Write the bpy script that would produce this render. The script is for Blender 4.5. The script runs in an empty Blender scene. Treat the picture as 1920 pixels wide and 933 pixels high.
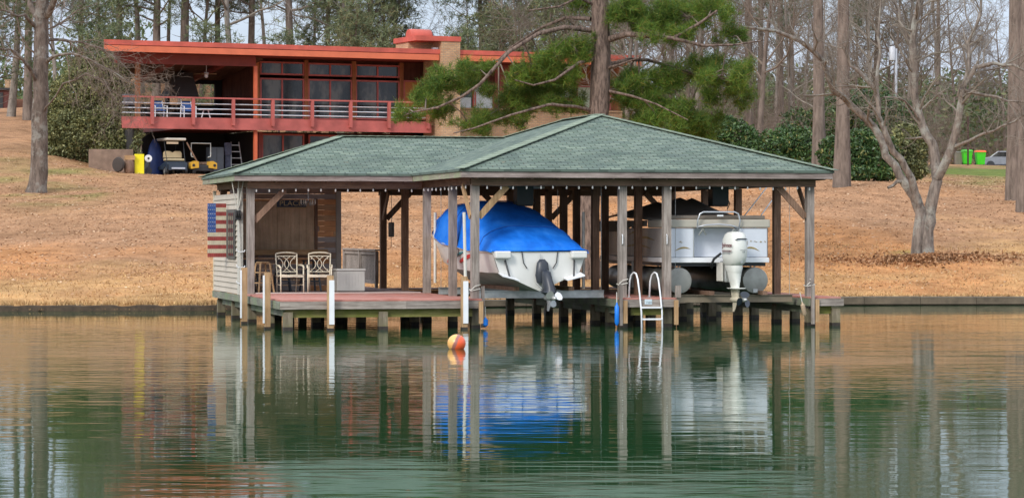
import bpy, math, random
import numpy as np
from mathutils import Vector, Matrix
C = bpy.data.collections.new('scene'); bpy.context.scene.collection.children.link(C)
R = math.radians
F_PX, YH, HC = 5200.0, 430.0, 2.15          # focal length in photo pixels, horizon row, camera height
def at(px, py, Y):                           # photo pixel at distance Y -> world point
    return Vector(((px-960)/F_PX*Y, Y, HC+(YH-py)/F_PX*Y))
# ---------------------------------------------------------------- mesh builder
class MB:
    def __init__(s): s.V=[]; s.F=[]; s.M=[]; s.UV={}; s.mi=0
    def face(s, idx, uv=None):
        s.F.append(tuple(idx)); s.M.append(s.mi)
        if uv: s.UV[len(s.F)-1]=uv
    def poly(s, pts, uv=None):
        n=len(s.V); s.V+= [tuple(p) for p in pts]; s.face(range(n,n+len(pts)), uv); return s
    def hexa(s, c):                          # 8 corners: bottom 4 ccw, top 4 ccw
        n=len(s.V); s.V+=[tuple(p) for p in c]
        for f in ((3,2,1,0),(4,5,6,7),(0,1,5,4),(1,2,6,5),(2,3,7,6),(3,0,4,7)): s.face([n+i for i in f])
        return s
    def box(s,x0,x1,y0,y1,z0,z1):
        s.hexa([(x0,y0,z0),(x1,y0,z0),(x1,y1,z0),(x0,y1,z0),(x0,y0,z1),(x1,y0,z1),(x1,y1,z1),(x0,y1,z1)]); return s
    def cbox(s,c,sz,M=None):
        h=[v/2 for v in sz]; M=M or Matrix.Identity(3); c=Vector(c)
        s.hexa([c+M@Vector((a*h[0],b*h[1],d*h[2])) for d in(-1,1) for a,b in((-1,-1),(1,-1),(1,1),(-1,1))]); return s
    def beam(s,p0,p1,w,h,up=(0,0,1)):        # rectangular bar from p0 to p1
        p0=Vector(p0);p1=Vector(p1);d=(p1-p0).normalized();up=Vector(up)
        if abs(d.dot(up))>.99: up=Vector((0,1,0))
        a=d.cross(up).normalized()*w/2; b=a.cross(d).normalized()*h/2
        s.hexa([p0-a-b,p0+a-b,p1+a-b,p1-a-b,p0-a+b,p0+a+b,p1+a+b,p1-a+b]); return s
    def tube(s,pts,rad,n=6,cap=True):
        pts=[Vector(p) for p in pts]
        if not hasattr(rad,'__len__'): rad=[rad]*len(pts)
        m=len(pts); base=len(s.V); prev=None
        for i,p in enumerate(pts):
            d=(pts[min(i+1,m-1)]-pts[max(i-1,0)])
            if d.length<1e-9: d=Vector((0,0,1))
            d.normalize()
            a=(prev if prev is not None else (Vector((1,0,0)) if abs(d.x)<.8 else Vector((0,1,0))))
            a=(a-d*a.dot(d)); 
            if a.length<1e-6: a=d.orthogonal()
            a.normalize(); prev=a; b=d.cross(a)
            for k in range(n):
                t=2*math.pi*k/n; q=p+(a*math.cos(t)+b*math.sin(t))*rad[i]; s.V.append((q.x,q.y,q.z))
        for i in range(m-1):
            for k in range(n):
                k2=(k+1)%n; s.face((base+i*n+k,base+i*n+k2,base+(i+1)*n+k2,base+(i+1)*n+k))
        if cap:
            s.face([base+k for k in reversed(range(n))]); s.face([base+(m-1)*n+k for k in range(n)])
        return s
    def lathe(s,prof,n=24,c=(0,0,0),axis='z'):
        base=len(s.V); m=len(prof)
        for r,z in prof:
            for k in range(n):
                t=2*math.pi*k/n; x,y=r*math.cos(t),r*math.sin(t)
                q={'z':(x,y,z),'y':(x,z,y),'x':(z,x,y)}[axis]; s.V.append((q[0]+c[0],q[1]+c[1],q[2]+c[2]))
        for i in range(m-1):
            for k in range(n):
                k2=(k+1)%n; s.face((base+i*n+k,base+i*n+k2,base+(i+1)*n+k2,base+(i+1)*n+k))
        s.face([base+k for k in reversed(range(n))]); s.face([base+(m-1)*n+k for k in range(n)]); return s
    def prism(s,poly,d0,d1,axis='y'):        # extrude a 2-D outline
        def q(a,b,d): return {'y':(a,d,b),'x':(d,a,b),'z':(a,b,d)}[axis]
        n=len(s.V); m=len(poly)
        s.V+=[q(a,b,d0) for a,b in poly]+[q(a,b,d1) for a,b in poly]
        s.face([n+i for i in range(m)]); s.face([n+m+i for i in reversed(range(m))])
        for i in range(m): j=(i+1)%m; s.face((n+i,n+m+i,n+m+j,n+j))
        return s
    def loft(s,rings,cap=True,closed=True):
        base=len(s.V); n=len(rings[0])
        for r in rings: s.V+=[tuple(p) for p in r]
        for i in range(len(rings)-1):
            for k in range(n if closed else n-1):
                k2=(k+1)%n; s.face((base+i*n+k,base+i*n+k2,base+(i+1)*n+k2,base+(i+1)*n+k))
        if cap:
            s.face([base+k for k in reversed(range(n))]); s.face([base+(len(rings)-1)*n+k for k in range(n)])
        return s
    def mesh(s,name,mats,smooth=False,weld=False):
        me=bpy.data.meshes.new(name); me.from_pydata(s.V,[],s.F)
        for m in (mats if isinstance(mats,(list,tuple)) else [mats]): me.materials.append(m)
        if any(s.M): me.polygons.foreach_set('material_index',s.M)
        if s.UV:
            uv=me.uv_layers.new(name='UVMap')
            for fi,c in s.UV.items():
                for li,q in zip(me.polygons[fi].loop_indices,c): uv.data[li].uv=q
        import bmesh
        if len(s.V)<60000:
            bm=bmesh.new(); bm.from_mesh(me)
            if weld: bmesh.ops.remove_doubles(bm,verts=bm.verts,dist=1e-4)
            bmesh.ops.recalc_face_normals(bm,faces=bm.faces); bm.to_mesh(me); bm.free()
        if smooth:
            me.polygons.foreach_set('use_smooth',[True]*len(me.polygons))
            if smooth!=True:
                try: me.set_sharp_from_angle(angle=R(smooth))
                except Exception: pass
        me.update(); return me
    def build(s,name,mats,parent=None,smooth=False,loc=None,bevel=0,weld=False,label=None,sub=0):
        o=bpy.data.objects.new(name,s.mesh(name,mats,smooth,weld)); C.objects.link(o)
        if parent is not None: o.parent=parent
        if loc is not None: o.location=loc
        if bevel:
            b=o.modifiers.new('b','BEVEL'); b.width=bevel; b.segments=2; b.limit_method='ANGLE'
        if sub:
            m=o.modifiers.new('s','SUBSURF'); m.levels=sub; m.render_levels=sub
        if label: o['label']=label
        return o
def tag(o,label=None,cat=None,group=None,kind=None,loc=None,rz=None):
    if label: o['label']=label
    if cat: o['category']=cat
    if group: o['group']=group
    if kind: o['kind']=kind
    if loc is not None: o.location=loc
    if rz is not None: o.rotation_euler=(0,0,rz)
    return o
def thing(name,label,cat,loc=(0,0,0),rz=0,group=None):
    o=bpy.data.objects.new(name,None); C.objects.link(o); o.empty_display_size=.2
    return tag(o,label,cat,group,None,loc,rz)
def copy_tree(o,parent=None):
    c=o.copy(); C.objects.link(c); c.parent=parent
    for ch in list(o.children): copy_tree(ch,c)
    return c
def dup(o,label,loc,rz,scale=None,group=None):
    c=copy_tree(o); c['label']=label; c.location=loc; c.rotation_euler=(0,0,rz)
    if scale: c.scale=scale
    if group: c['group']=group
    return c
def link_copy(o,parent,loc,rot=None,scale=None):
    c=o.copy(); C.objects.link(c); c.parent=parent; c.location=loc
    if rot: c.rotation_euler=rot
    if scale: c.scale=scale
    return c
def tri_object(name,V,mat,parent=None,k=3):  # V: (N,k,3) array of separate faces
    n=len(V); me=bpy.data.meshes.new(name)
    me.vertices.add(n*k); me.vertices.foreach_set('co',np.asarray(V,dtype=np.float32).ravel())
    me.loops.add(n*k); me.loops.foreach_set('vertex_index',np.arange(n*k,dtype=np.int32))
    me.polygons.add(n); me.polygons.foreach_set('loop_start',np.arange(0,n*k,k,dtype=np.int32))
    me.polygons.foreach_set('loop_total',np.full(n,k,dtype=np.int32))
    me.update(calc_edges=True); me.materials.append(mat)
    o=bpy.data.objects.new(name,me); C.objects.link(o)
    if parent is not None: o.parent=parent
    return o
def text_obj(body,size,mat,parent,loc,rot,depth=.004,name='lettering',sx=1):
    cu=bpy.data.curves.new('t','FONT'); cu.body=body; cu.size=size; cu.extrude=depth; cu.align_x='CENTER'; cu.align_y='CENTER'
    t=bpy.data.objects.new('t',cu); C.objects.link(t); bpy.context.view_layer.update()
    me=bpy.data.meshes.new_from_object(t.evaluated_get(bpy.context.evaluated_depsgraph_get()))
    bpy.data.objects.remove(t); me.name=name; me.materials.clear(); me.materials.append(mat)
    o=bpy.data.objects.new(name,me); C.objects.link(o); o.parent=parent; o.location=loc; o.rotation_euler=rot; o.scale=(sx,1,1); return o
# ---------------------------------------------------------------- materials
def newmat(name):
    m=bpy.data.materials.new(name); m.use_nodes=True; nt=m.node_tree; b=nt.nodes['Principled BSDF']; return m,nt,b
def N(nt,t,**k):
    n=nt.nodes.new('ShaderNode'+t)
    for a,v in k.items():
        if a[0]=='_': setattr(n,a[1:],v)
        else: n.inputs[int(a[1:]) if a[0]=='i' and a[1:].isdigit() else a.replace('__',' ')].default_value=v
    return n
def L(nt,a,b): nt.links.new(a,b)
def ramp(nt,fac,stops):
    r=nt.nodes.new('ShaderNodeValToRGB'); e=r.color_ramp.elements
    while len(e)<len(stops): e.new(.5)
    for q,(p,c) in zip(e,stops): q.position=p; q.color=(*c,1) if len(c)==3 else c
    L(nt,fac,r.inputs[0]); return r.outputs[0]
def coords(nt,scale=(1,1,1),out='Object'):
    tc=nt.nodes.new('ShaderNodeTexCoord'); mp=nt.nodes.new('ShaderNodeMapping'); mp.inputs['Scale'].default_value=scale
    L(nt,tc.outputs[out],mp.inputs[0]); return mp.outputs[0]
def noise(nt,co,scale,detail=4,rough=.6):
    n=nt.nodes.new('ShaderNodeTexNoise'); n.inputs['Scale'].default_value=scale; n.inputs['Detail'].default_value=detail; n.inputs['Roughness'].default_value=rough
    if co is not None: L(nt,co,n.inputs['Vector'])
    return n.outputs['Fac']
def bump(nt,b,h,strength=.4,dist=.01):
    n=nt.nodes.new('ShaderNodeBump'); n.inputs['Strength'].default_value=strength; n.inputs['Distance'].default_value=dist
    L(nt,h,n.inputs['Height']); L(nt,n.outputs[0],b.inputs['Normal'])
def mix(nt,fac,a,b,mode='MIX'):
    n=nt.nodes.new('ShaderNodeMix'); n.data_type='RGBA'; n.blend_type=mode
    for sock,v in ((n.inputs[0],fac),(n.inputs[6],a),(n.inputs[7],b)):
        if hasattr(v,'is_output'): L(nt,v,sock)
        else: sock.default_value=(*v,1) if isinstance(v,tuple) and len(v)==3 else v
    return n.outputs[2]
def plain(name,col,rough=.5,metal=0,var=.12,scale=3,spec=.5,bmp=0):
    m,nt,b=newmat(name); co=coords(nt)
    f=noise(nt,co,scale,5); lo=tuple(c*(1-var) for c in col); hi=tuple(min(1,c*(1+var)) for c in col)
    L(nt,ramp(nt,f,[(.3,lo),(.7,hi)]),b.inputs['Base Color']); b.inputs['Roughness'].default_value=rough; b.inputs['Metallic'].default_value=metal
    b.inputs['Specular IOR Level'].default_value=spec
    if bmp: bump(nt,b,noise(nt,co,scale*12,3),bmp,.004)
    return m
def wood(name,c1,c2,axis='z',grain=26,rough=.85,stain=None):
    m,nt,b=newmat(name); sc={'x':(.06,1,1),'y':(1,.06,1),'z':(1,1,.06)}[axis]
    co=coords(nt,sc); f=noise(nt,co,grain,6,.7); f2=noise(nt,coords(nt),1.7,4)
    col=ramp(nt,f,[(.3,c1),(.5,tuple((a+d)/2 for a,d in zip(c1,c2))),(.68,c2)])
    col=mix(nt,.6,col,ramp(nt,f2,[(.35,(.62,.6,.57)),(.65,(1.2,1.18,1.15))]),'MULTIPLY')
    oi=nt.nodes.new('ShaderNodeObjectInfo'); col=mix(nt,.5,col,ramp(nt,oi.outputs['Random'],[(0,(.72,.7,.7)),(1,(1.15,1.12,1.08))]),'MULTIPLY')
    if stain: col=mix(nt,ramp(nt,noise(nt,coords(nt),2.2,4),[(.38,(0,0,0)),(.62,(1,1,1))]),col,stain)
    L(nt,col,b.inputs['Base Color']); b.inputs['Roughness'].default_value=rough; b.inputs['Specular IOR Level'].default_value=.2
    bump(nt,b,f,.5,.006); return m
def leafmat(name,stops,rough=.6,trans=.0,spec=.25):
    m,nt,b=newmat(name); g=nt.nodes.new('ShaderNodeNewGeometry')
    col=ramp(nt,g.outputs['Random Per Island'],stops)
    f=noise(nt,coords(nt),.9,3); col=mix(nt,.7,col,ramp(nt,f,[(.32,(.55,.6,.6)),(.68,(1.35,1.3,1.1))]),'MULTIPLY')
    L(nt,col,b.inputs['Base Color']); b.inputs['Roughness'].default_value=rough; b.inputs['Specular IOR Level'].default_value=spec
    if trans:
        t=nt.nodes.new('ShaderNodeBsdfTranslucent'); L(nt,col,t.inputs[0]); ms=nt.nodes.new('ShaderNodeMixShader'); ms.inputs[0].default_value=trans
        out=nt.nodes['Material Output']; L(nt,b.outputs[0],ms.inputs[1]); L(nt,t.outputs[0],ms.inputs[2]); L(nt,ms.outputs[0],out.inputs[0])
    return m
def barkmat(name,c1,c2,scale=9,lichen=None):
    m,nt,b=newmat(name); co=coords(nt,(1,1,.22)); f=noise(nt,co,scale,6,.7)
    col=ramp(nt,f,[(.34,c1),(.62,c2)])
    if lichen: col=mix(nt,ramp(nt,noise(nt,coords(nt),1.9,6,.7),[(.5,(0,0,0)),(.62,(.8,.8,.8))]),col,lichen)
    L(nt,col,b.inputs['Base Color']); b.inputs['Roughness'].default_value=.9; b.inputs['Specular IOR Level'].default_value=.15
    bump(nt,b,f,.9,.04); return m
M={}
M['grey']=wood('weathered_grey_wood',(.16,.135,.12),(.43,.385,.35),'z')
M['greyx']=wood('weathered_grey_board',(.17,.145,.13),(.44,.40,.36),'x')
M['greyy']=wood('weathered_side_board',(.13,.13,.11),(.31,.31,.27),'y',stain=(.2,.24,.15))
M['mossx']=wood('mossy_beam',(.13,.12,.05),(.34,.31,.13),'x',stain=(.16,.17,.04))
M['brown']=wood('brown_post',(.14,.085,.058),(.32,.205,.145),'z')
M['brownx']=wood('brown_beam',(.14,.088,.062),(.29,.19,.135),'x')
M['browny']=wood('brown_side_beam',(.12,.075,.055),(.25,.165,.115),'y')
M['tan']=wood('fresh_tan_wood',(.33,.20,.10),(.58,.40,.23),'z')
M['tanx']=wood('tan_board',(.30,.18,.09),(.50,.33,.18),'x')
M['pile']=wood('wet_pile',(.12,.10,.075),(.34,.29,.22),'z',stain=(.15,.14,.07))
M['orange']=wood('orange_brown_board',(.22,.10,.045),(.42,.21,.10),'x')
M['fasc']=wood('fascia_board',(.16,.125,.115),(.40,.34,.32),'x')
M['fascy']=wood('fascia_side_board',(.17,.15,.12),(.40,.38,.31),'y',stain=(.27,.30,.19))
M['white']=plain('white_plastic',(.78,.80,.82),.35,var=.06)
M['pvc']=plain('dull_pvc',(.60,.58,.52),.45,var=.12)
M['alu']=plain('aluminium',(.46,.47,.45),.38,.6,var=.2,scale=5)
M['black']=plain('black_plastic',(.025,.027,.03),.45)
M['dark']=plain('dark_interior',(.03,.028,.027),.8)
M['blue']=plain('blue_plastic',(.01,.20,.75),.4)
M['red']=plain('painted_red',(.48,.095,.065),.6,var=.28,scale=.9)
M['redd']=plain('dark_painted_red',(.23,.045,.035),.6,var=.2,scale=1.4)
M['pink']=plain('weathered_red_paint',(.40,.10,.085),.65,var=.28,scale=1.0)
M['steel']=plain('galvanised_pipe',(.62,.65,.7),.35,.5,var=.1)
M['beige']=plain('beige_metal',(.62,.55,.42),.45,var=.12,scale=6)
M['rope']=plain('white_rope',(.6,.58,.52),.9)
SUN_E=1.7; SKY_E=.15; EXPO=.32; WAVE=.0085
# ---------------------------------------------------------------- camera, light, sky
sc=bpy.context.scene
cam=bpy.data.cameras.new('camera'); co_=bpy.data.objects.new('camera',cam); C.objects.link(co_); sc.camera=co_
cam.sensor_width=36; cam.lens=F_PX/1920*36; cam.shift_y=-36.5/1920; cam.clip_end=3000; cam.clip_start=.5
co_.location=(0,0,HC); co_.rotation_euler=(R(90),0,0)
sdir=Vector((-.50,-.80,.62)).normalized()
sl=bpy.data.lights.new('sun','SUN'); sl.energy=SUN_E; sl.angle=R(14); sl.color=(1,.95,.88)
so=bpy.data.objects.new('sun',sl); C.objects.link(so); so.rotation_euler=(-sdir).to_track_quat('-Z','Y').to_euler(); so.location=(-30,-20,60)
w=bpy.data.worlds.new('World'); sc.world=w; w.use_nodes=True; nt=w.node_tree; bg=nt.nodes['Background']
sky=nt.nodes.new('ShaderNodeTexSky'); sky.sky_type='NISHITA'; sky.sun_disc=False
sky.sun_elevation=math.asin(sdir.z); sky.sun_rotation=math.atan2(sdir.x,sdir.y)
sky.dust_density=2.5; sky.air_density=1.0
tc=nt.nodes.new('ShaderNodeTexCoord'); mp=nt.nodes.new('ShaderNodeMapping'); mp.inputs['Scale'].default_value=(1,1,3.2); L(nt,tc.outputs['Generated'],mp.inputs[0])
cl=noise(nt,mp.outputs[0],2.6,6,.55)
fac=ramp(nt,cl,[(.3,(.62,.62,.62)),(.62,(.95,.95,.95))])
sz=nt.nodes.new('ShaderNodeSeparateXYZ'); L(nt,tc.outputs['Generated'],sz.inputs[0])
cc=ramp(nt,sz.outputs[2],[(0,(3.5,4.0,5.1)),(.14,(4.2,4.7,5.7)),(.5,(8.3,8.8,9.8)),(1,(10.5,11,12))])
cc=mix(nt,.5,cc,ramp(nt,noise(nt,mp.outputs[0],5,5,.6),[(.35,(.8,.83,.88)),(.65,(1.2,1.2,1.18))]),'MULTIPLY')
skc=mix(nt,fac,sky.outputs[0],cc)
L(nt,skc,bg.inputs[0]); bg.inputs[1].default_value=SKY_E
sc.view_settings.view_transform='Standard'; sc.view_settings.look='None'; sc.view_settings.exposure=EXPO; sc.view_settings.gamma=1
sc.view_settings.use_curve_mapping=False
# ---------------------------------------------------------------- terrain
def shoreY(X):
    return float(np.interp(X,[-300,-60,-14,-8,-4,0,9,20,60,300],[66,69,73,73.4,75.5,77.2,79,79.4,82,90]))
PK=[20,320,1000,1560,1900]
PROF=[[(0,.14),(30,1.7),(56,3.85),(75,6.2),(115,10.2),(135,10.6),(400,15)],
      [(0,.14),(35,2.3),(66,4.75),(70,4.93),(95,5.2),(118,13.3),(150,15.8),(400,22)],
      [(0,.20),(35,2.2),(66,4.7),(72,5.0),(100,5.3),(150,8),(400,16)],
      [(0,.22),(12,1.27),(46,4.3),(75,5.2),(150,8.3),(230,13.5),(400,22)],
      [(0,.22),(12,1.27),(46,3.9),(71,5.0),(110,6.3),(131,6.95),(152,7.0),(220,12.5),(400,22)]]
def gz(X,Y):
    t=Y-shoreY(X)
    if t<=0: return -1.2
    p=960+5200*X/max(Y,40); p=min(max(p,PK[0]),PK[-1])
    i=max(j for j in range(len(PK)-1) if PK[j]<=p); u=(p-PK[i])/(PK[i+1]-PK[i]); u=u*u*(3-2*u)
    z=[np.interp(t,[q[0] for q in PROF[k]],[q[1] for q in PROF[k]]) for k in (i,i+1)]
    b=(.05*math.sin(X*.31+Y*.17)+.04*math.sin(X*.83-Y*.41)+.03*math.sin(X*1.7+Y*1.3))*min(1,t/8)
    return float(z[0]*(1-u)+z[1]*u+b)
from mathutils import noise as mn
def fbm(x,y,s): return mn.fractal(Vector((x*s,y*s,3.7)),1.0,2.0,4)
xs=np.unique(np.concatenate([np.arange(-420,-60,20),np.arange(-60,-30,2.5),np.arange(-30,32,.8),np.arange(32,70,2.5),np.arange(70,440,20)]))
ts=np.unique(np.concatenate([[0,.05,.25,.6],np.arange(1,64,.9),np.arange(64,160,2.5),np.arange(160,400,12),np.arange(400,900,60)]))
V=[];gold=[];green=[];straw=[]
for t in ts:
    for x in xs:
        sy=shoreY(x)+.12*math.sin(x*2.1)+.08*math.sin(x*5.3+1); y=sy+t
        z=gz(x,shoreY(x)+max(t,.001)); V.append((x,y,z+(.03*fbm(x,y,1.3) if t>.3 else 0)))
        p=960+5200*x/y; n1=fbm(x,y*.6,.10); n2=fbm(x+40,y,.35)
        gold.append(min(1,max(0,1.0-t/15+n1*1.5+n2*.7)))
        g=math.exp(-((p-1850)/150)**2-((t-88)/22)**2)*1.6+math.exp(-((p-1700)/25)**2-((t-12)/1.6)**2)*.4
        g+= .35*math.exp(-((p-90)/110)**2-((t-62)/14)**2)
        green.append(min(1,max(0,g+n2*.8*(g>.08))))
        straw.append(min(1,max(0,.5+n1*1.6+(t-18)/50)))
nx=len(xs); nt_=len(ts)
base=len(V)
for x in xs: V.append((x,shoreY(x)+.12*math.sin(x*2.1)+.08*math.sin(x*5.3+1)-.05,-1.5)); gold.append(0); green.append(0); straw.append(0)
Fc=[]
for j in range(nt_-1):
    for i in range(nx-1):
        a=j*nx+i; Fc.append((a,a+1,a+nx+1,a+nx))
for i in range(nx-1): Fc.append((base+i,base+i+1,i+1,i))
me=bpy.data.meshes.new('lawn'); me.from_pydata(V,[],Fc)
for nm,arr in (('gold',gold),('green',green),('straw',straw)):
    a=me.attributes.new(nm,'FLOAT','POINT'); a.data.foreach_set('value',arr)
me.polygons.foreach_set('use_smooth',[True]*len(Fc))
m,nt,b=newmat('leafy_winter_lawn'); co=coords(nt)
def attr(nm):
    a=nt.nodes.new('ShaderNodeAttribute'); a.attribute_name=nm; return a.outputs['Fac']
fine=noise(nt,coords(nt,(1,.6,1)),15,7,.78); fine2=noise(nt,co,26,4,.7); big=noise(nt,co,.22,5)
leaf=ramp(nt,fine,[(.28,(.17,.078,.045)),(.45,(.33,.18,.095)),(.56,(.45,.255,.14)),(.72,(.60,.39,.24))])
gold_=ramp(nt,fine,[(.28,(.32,.17,.065)),(.50,(.50,.29,.125)),(.72,(.62,.42,.21))])
orng=ramp(nt,fine,[(.28,(.30,.13,.05)),(.5,(.47,.22,.088)),(.72,(.58,.32,.15))])
base_=mix(nt,attr('straw'),orng,leaf)
c1=mix(nt,attr('gold'),base_,gold_)
c1=mix(nt,attr('green'),c1,ramp(nt,fine2,[(.3,(.07,.12,.025)),(.7,(.24,.27,.07))]))
c1=mix(nt,.5,c1,ramp(nt,big,[(.34,(.60,.60,.56)),(.5,(1,1,1)),(.66,(1.28,1.24,1.16))]),'MULTIPLY')
c1=mix(nt,.75,c1,ramp(nt,noise(nt,coords(nt,(1,.7,1)),1.3,6,.7),[(.36,(.66,.62,.58)),(.5,(1,1,1)),(.64,(1.25,1.22,1.2))]),'MULTIPLY')
gg=nt.nodes.new('ShaderNodeNewGeometry'); sx=nt.nodes.new('ShaderNodeSeparateXYZ'); L(nt,gg.outputs['Position'],sx.inputs[0])
mr=nt.nodes.new('ShaderNodeMapRange'); mr.inputs[1].default_value=.06; mr.inputs[2].default_value=.13; L(nt,sx.outputs[2],mr.inputs[0])
c1=mix(nt,mr.outputs[0],(.045,.032,.022),c1)
L(nt,c1,b.inputs['Base Color']); b.inputs['Roughness'].default_value=.95; b.inputs['Specular IOR Level'].default_value=.1
bump(nt,b,fine,.8,.08); me.materials.append(m)
lawn=bpy.data.objects.new('ground',me); C.objects.link(lawn); tag(lawn,kind='structure')
# lake bed and water
bedm=plain('lake_bed',(.04,.045,.025),.9); MB().box(-420,440,-120,95,-1.9,-1.7).build('lake_bed',bedm)['kind']='structure'
m,nt,b=newmat('lake_water'); tc=nt.nodes.new('ShaderNodeTexCoord')
def wv(sx_,sy_,scale,det=3,rough=.55,rz=0):
    mp=nt.nodes.new('ShaderNodeMapping'); mp.inputs['Scale'].default_value=(sx_,sy_,1); mp.inputs['Rotation'].default_value=(0,0,rz); L(nt,tc.outputs['Object'],mp.inputs[0]); return noise(nt,mp.outputs[0],scale,det,rough)
big=wv(.35,1,.12,3); small=wv(.34,1,3.0,2,.5,.08); mid=wv(.30,1,.75,2,.5,-.10)
amp=ramp(nt,big,[(.42,(.30,.30,.30)),(.62,(1,1,1))])
def math_(op,a,b_):
    n=nt.nodes.new('ShaderNodeMath'); n.operation=op
    for k,v in enumerate((a,b_)):
        if hasattr(v,'is_output'): L(nt,v,n.inputs[k])
        else: n.inputs[k].default_value=v
    return n.outputs[0]
h=math_('ADD',math_('MULTIPLY',small,.55),math_('MULTIPLY',mid,1.0)); h=math_('MULTIPLY',h,amp)
chop=math_('MULTIPLY',wv(.42,1,3.6,2,.5,.2),ramp(nt,wv(.3,1,.07,3,.5,.3),[(.45,(.12,.12,.12)),(.60,(1,1,1))])); h=math_('ADD',h,chop)
bp=nt.nodes.new('ShaderNodeBump'); bp.inputs['Strength'].default_value=1; bp.inputs['Distance'].default_value=WAVE
L(nt,h,bp.inputs['Height']); L(nt,bp.outputs[0],b.inputs['Normal'])
b.inputs['Base Color'].default_value=(.012,.058,.020,1); b.inputs['Roughness'].default_value=.03; b.inputs['IOR'].default_value=1.33
me=bpy.data.meshes.new('water'); xs2=[-420,-40,40,440]; ys2=[-120,0,30,60,96]
me.from_pydata([(x,y,0) for y in ys2 for x in xs2],[],[(j*4+i,j*4+i+1,j*4+i+5,j*4+i+4) for j in range(4) for i in range(3)]); me.materials.append(m)
wo=bpy.data.objects.new('water',me); C.objects.link(wo); tag(wo,kind='structure')
# concrete seawall along the right shore
def shp(x,o=0): return Vector((x,shoreY(x)+.12*math.sin(x*2.1)+.08*math.sin(x*5.3+1)+o,0))
sm=plain('old_stone_wall',(.135,.105,.072),.9,var=.35,scale=2.5,bmp=.5)
mb=MB()
X0=-6.0; segs=list(np.arange(X0,50,1.6)); random.seed(4)
for i,x in enumerate(segs):
    x1=x+1.6; s0=shoreY(x)-.28; s1=shoreY(x1)-.28; j=random.uniform(-.012,.012)+(.0 if x>6 else -.03)
    mb.hexa([(x,s0,-1),(x1-.012,s1,-1),(x1-.012,s1+.5,-1),(x,s0+.5,-1),(x,s0,.02),(x1-.012,s1,.02),(x1-.012,s1+.5,.02),(x,s0+.5,.02)])
    mb.hexa([(x,s0-.07,.035),(x1-.012,s1-.07,.035),(x1-.012,s1+.5,.035),(x,s0+.5,.035),(x,s0-.07,.24+j),(x1-.012,s1-.07,.24+j),(x1-.012,s1+.5,.25+j),(x,s0+.5,.25+j)])
sw=mb.build('seawall',sm); tag(sw,'low brown stone seawall along the right shore of the lake','seawall')
# eroded bank edge on the left
mb=MB(); random.seed(9); bx_=list(np.arange(-60,-5.6,.35)); top=[];bot=[];bk=[]
for x in bx_:
    s=shoreY(x); o=.10*mn.noise(Vector((x*1.1,0,0)))+.05*mn.noise(Vector((x*4,1,0)))
    top.append((x,s-.25+o,.14+.05*mn.noise(Vector((x*2,5,0))))); bot.append((x,s-.05+o,-.3)); bk.append((x,s+.8,.17))
n=len(bx_); base=0; mb.V=top+bot+bk
for i in range(n-1): mb.face((n+i,n+i+1,i+1,i)); mb.face((i,i+1,2*n+i+1,2*n+i))
bo=mb.build('bank_edge',plain('wet_bank_earth',(.060,.042,.026),.85,var=.4,scale=6,bmp=.6),smooth=True); tag(bo,kind='structure')
# fallen leaves and dry grass (uncountable)
rng=np.random.default_rng(5)
def scatter(n,pts_fn,size,flat):
    out=np.zeros((n,4,3),np.float32)
    for i in range(n):
        p=pts_fn(); s=size*rng.uniform(.6,1.3); a=rng.uniform(0,6.28); tl=rng.normal(0,flat,2)
        u=Vector((math.cos(a),math.sin(a),tl[0])).normalized()*s/2; v=Vector((-math.sin(a),math.cos(a),tl[1])).normalized()*s*.35
        P=Vector(p)
        out[i]=[P-u,P+v,P+u*1.1,P-v]
    return out
def litter():
    while True:
        y=rng.uniform(76,150); px=rng.uniform(-60,1980); x=(px-960)/5200*y; t=y-shoreY(x)
        if t<2: continue
        if rng.uniform()>min(1,.12+t/40+.5*fbm(x,y,.15)): continue
        return (x,y,gz(x,y)+.012+.012*rng.uniform())
lm=leafmat('dead_leaves',[(0,(.22,.11,.06)),(.35,(.39,.22,.125)),(.8,(.52,.33,.21)),(1,(.70,.53,.39))],.8)
tag(tri_object('fallen_leaves',scatter(46000,litter,.095,.2),lm,k=4),'pink brown dead leaves lying over the lawn','leaves',kind='stuff')
gr=np.zeros((26000,3,3),np.float32)
for i in range(26000):
    x=rng.uniform(-17,22); t=abs(rng.normal(0,.28))-.1 if rng.uniform()<.45 else rng.uniform(0,16); y=shoreY(x)+t
    z=gz(x,y) if t>.02 else .13; hgt=rng.uniform(.03,.09)*(2.0 if t<.4 and x<-4 else 1); lean=rng.normal(0,.05,2)
    dz=-.10 if (t<.05 and x<-5) else hgt
    gr[i]=[(x-.012,y,z),(x+.012,y,z),(x+lean[0],y+lean[1]-(.12 if dz<0 else 0),z+dz)]
gm=leafmat('dry_grass',[(0,(.22,.12,.05)),(.5,(.45,.27,.125)),(1,(.62,.43,.22))],.8)
tag(tri_object('dry_grass',gr,gm),'short golden dry grass along the shore','grass',kind='stuff')
# ---------------------------------------------------------------- boathouse (dock frame: u right along the front, v back, z up)
TH=R(13.4); O=Vector((-.81,60.4,0)); cT,sT=math.cos(TH),math.sin(TH)
def dk(u,v,z=0): return O+Vector((u*cT-v*sT,u*sT+v*cT,z))
DZ=.65
B=thing('boathouse','double slip wooden boathouse on piles with green shingle hip roofs and red deck','boathouse',O,TH)
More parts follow.
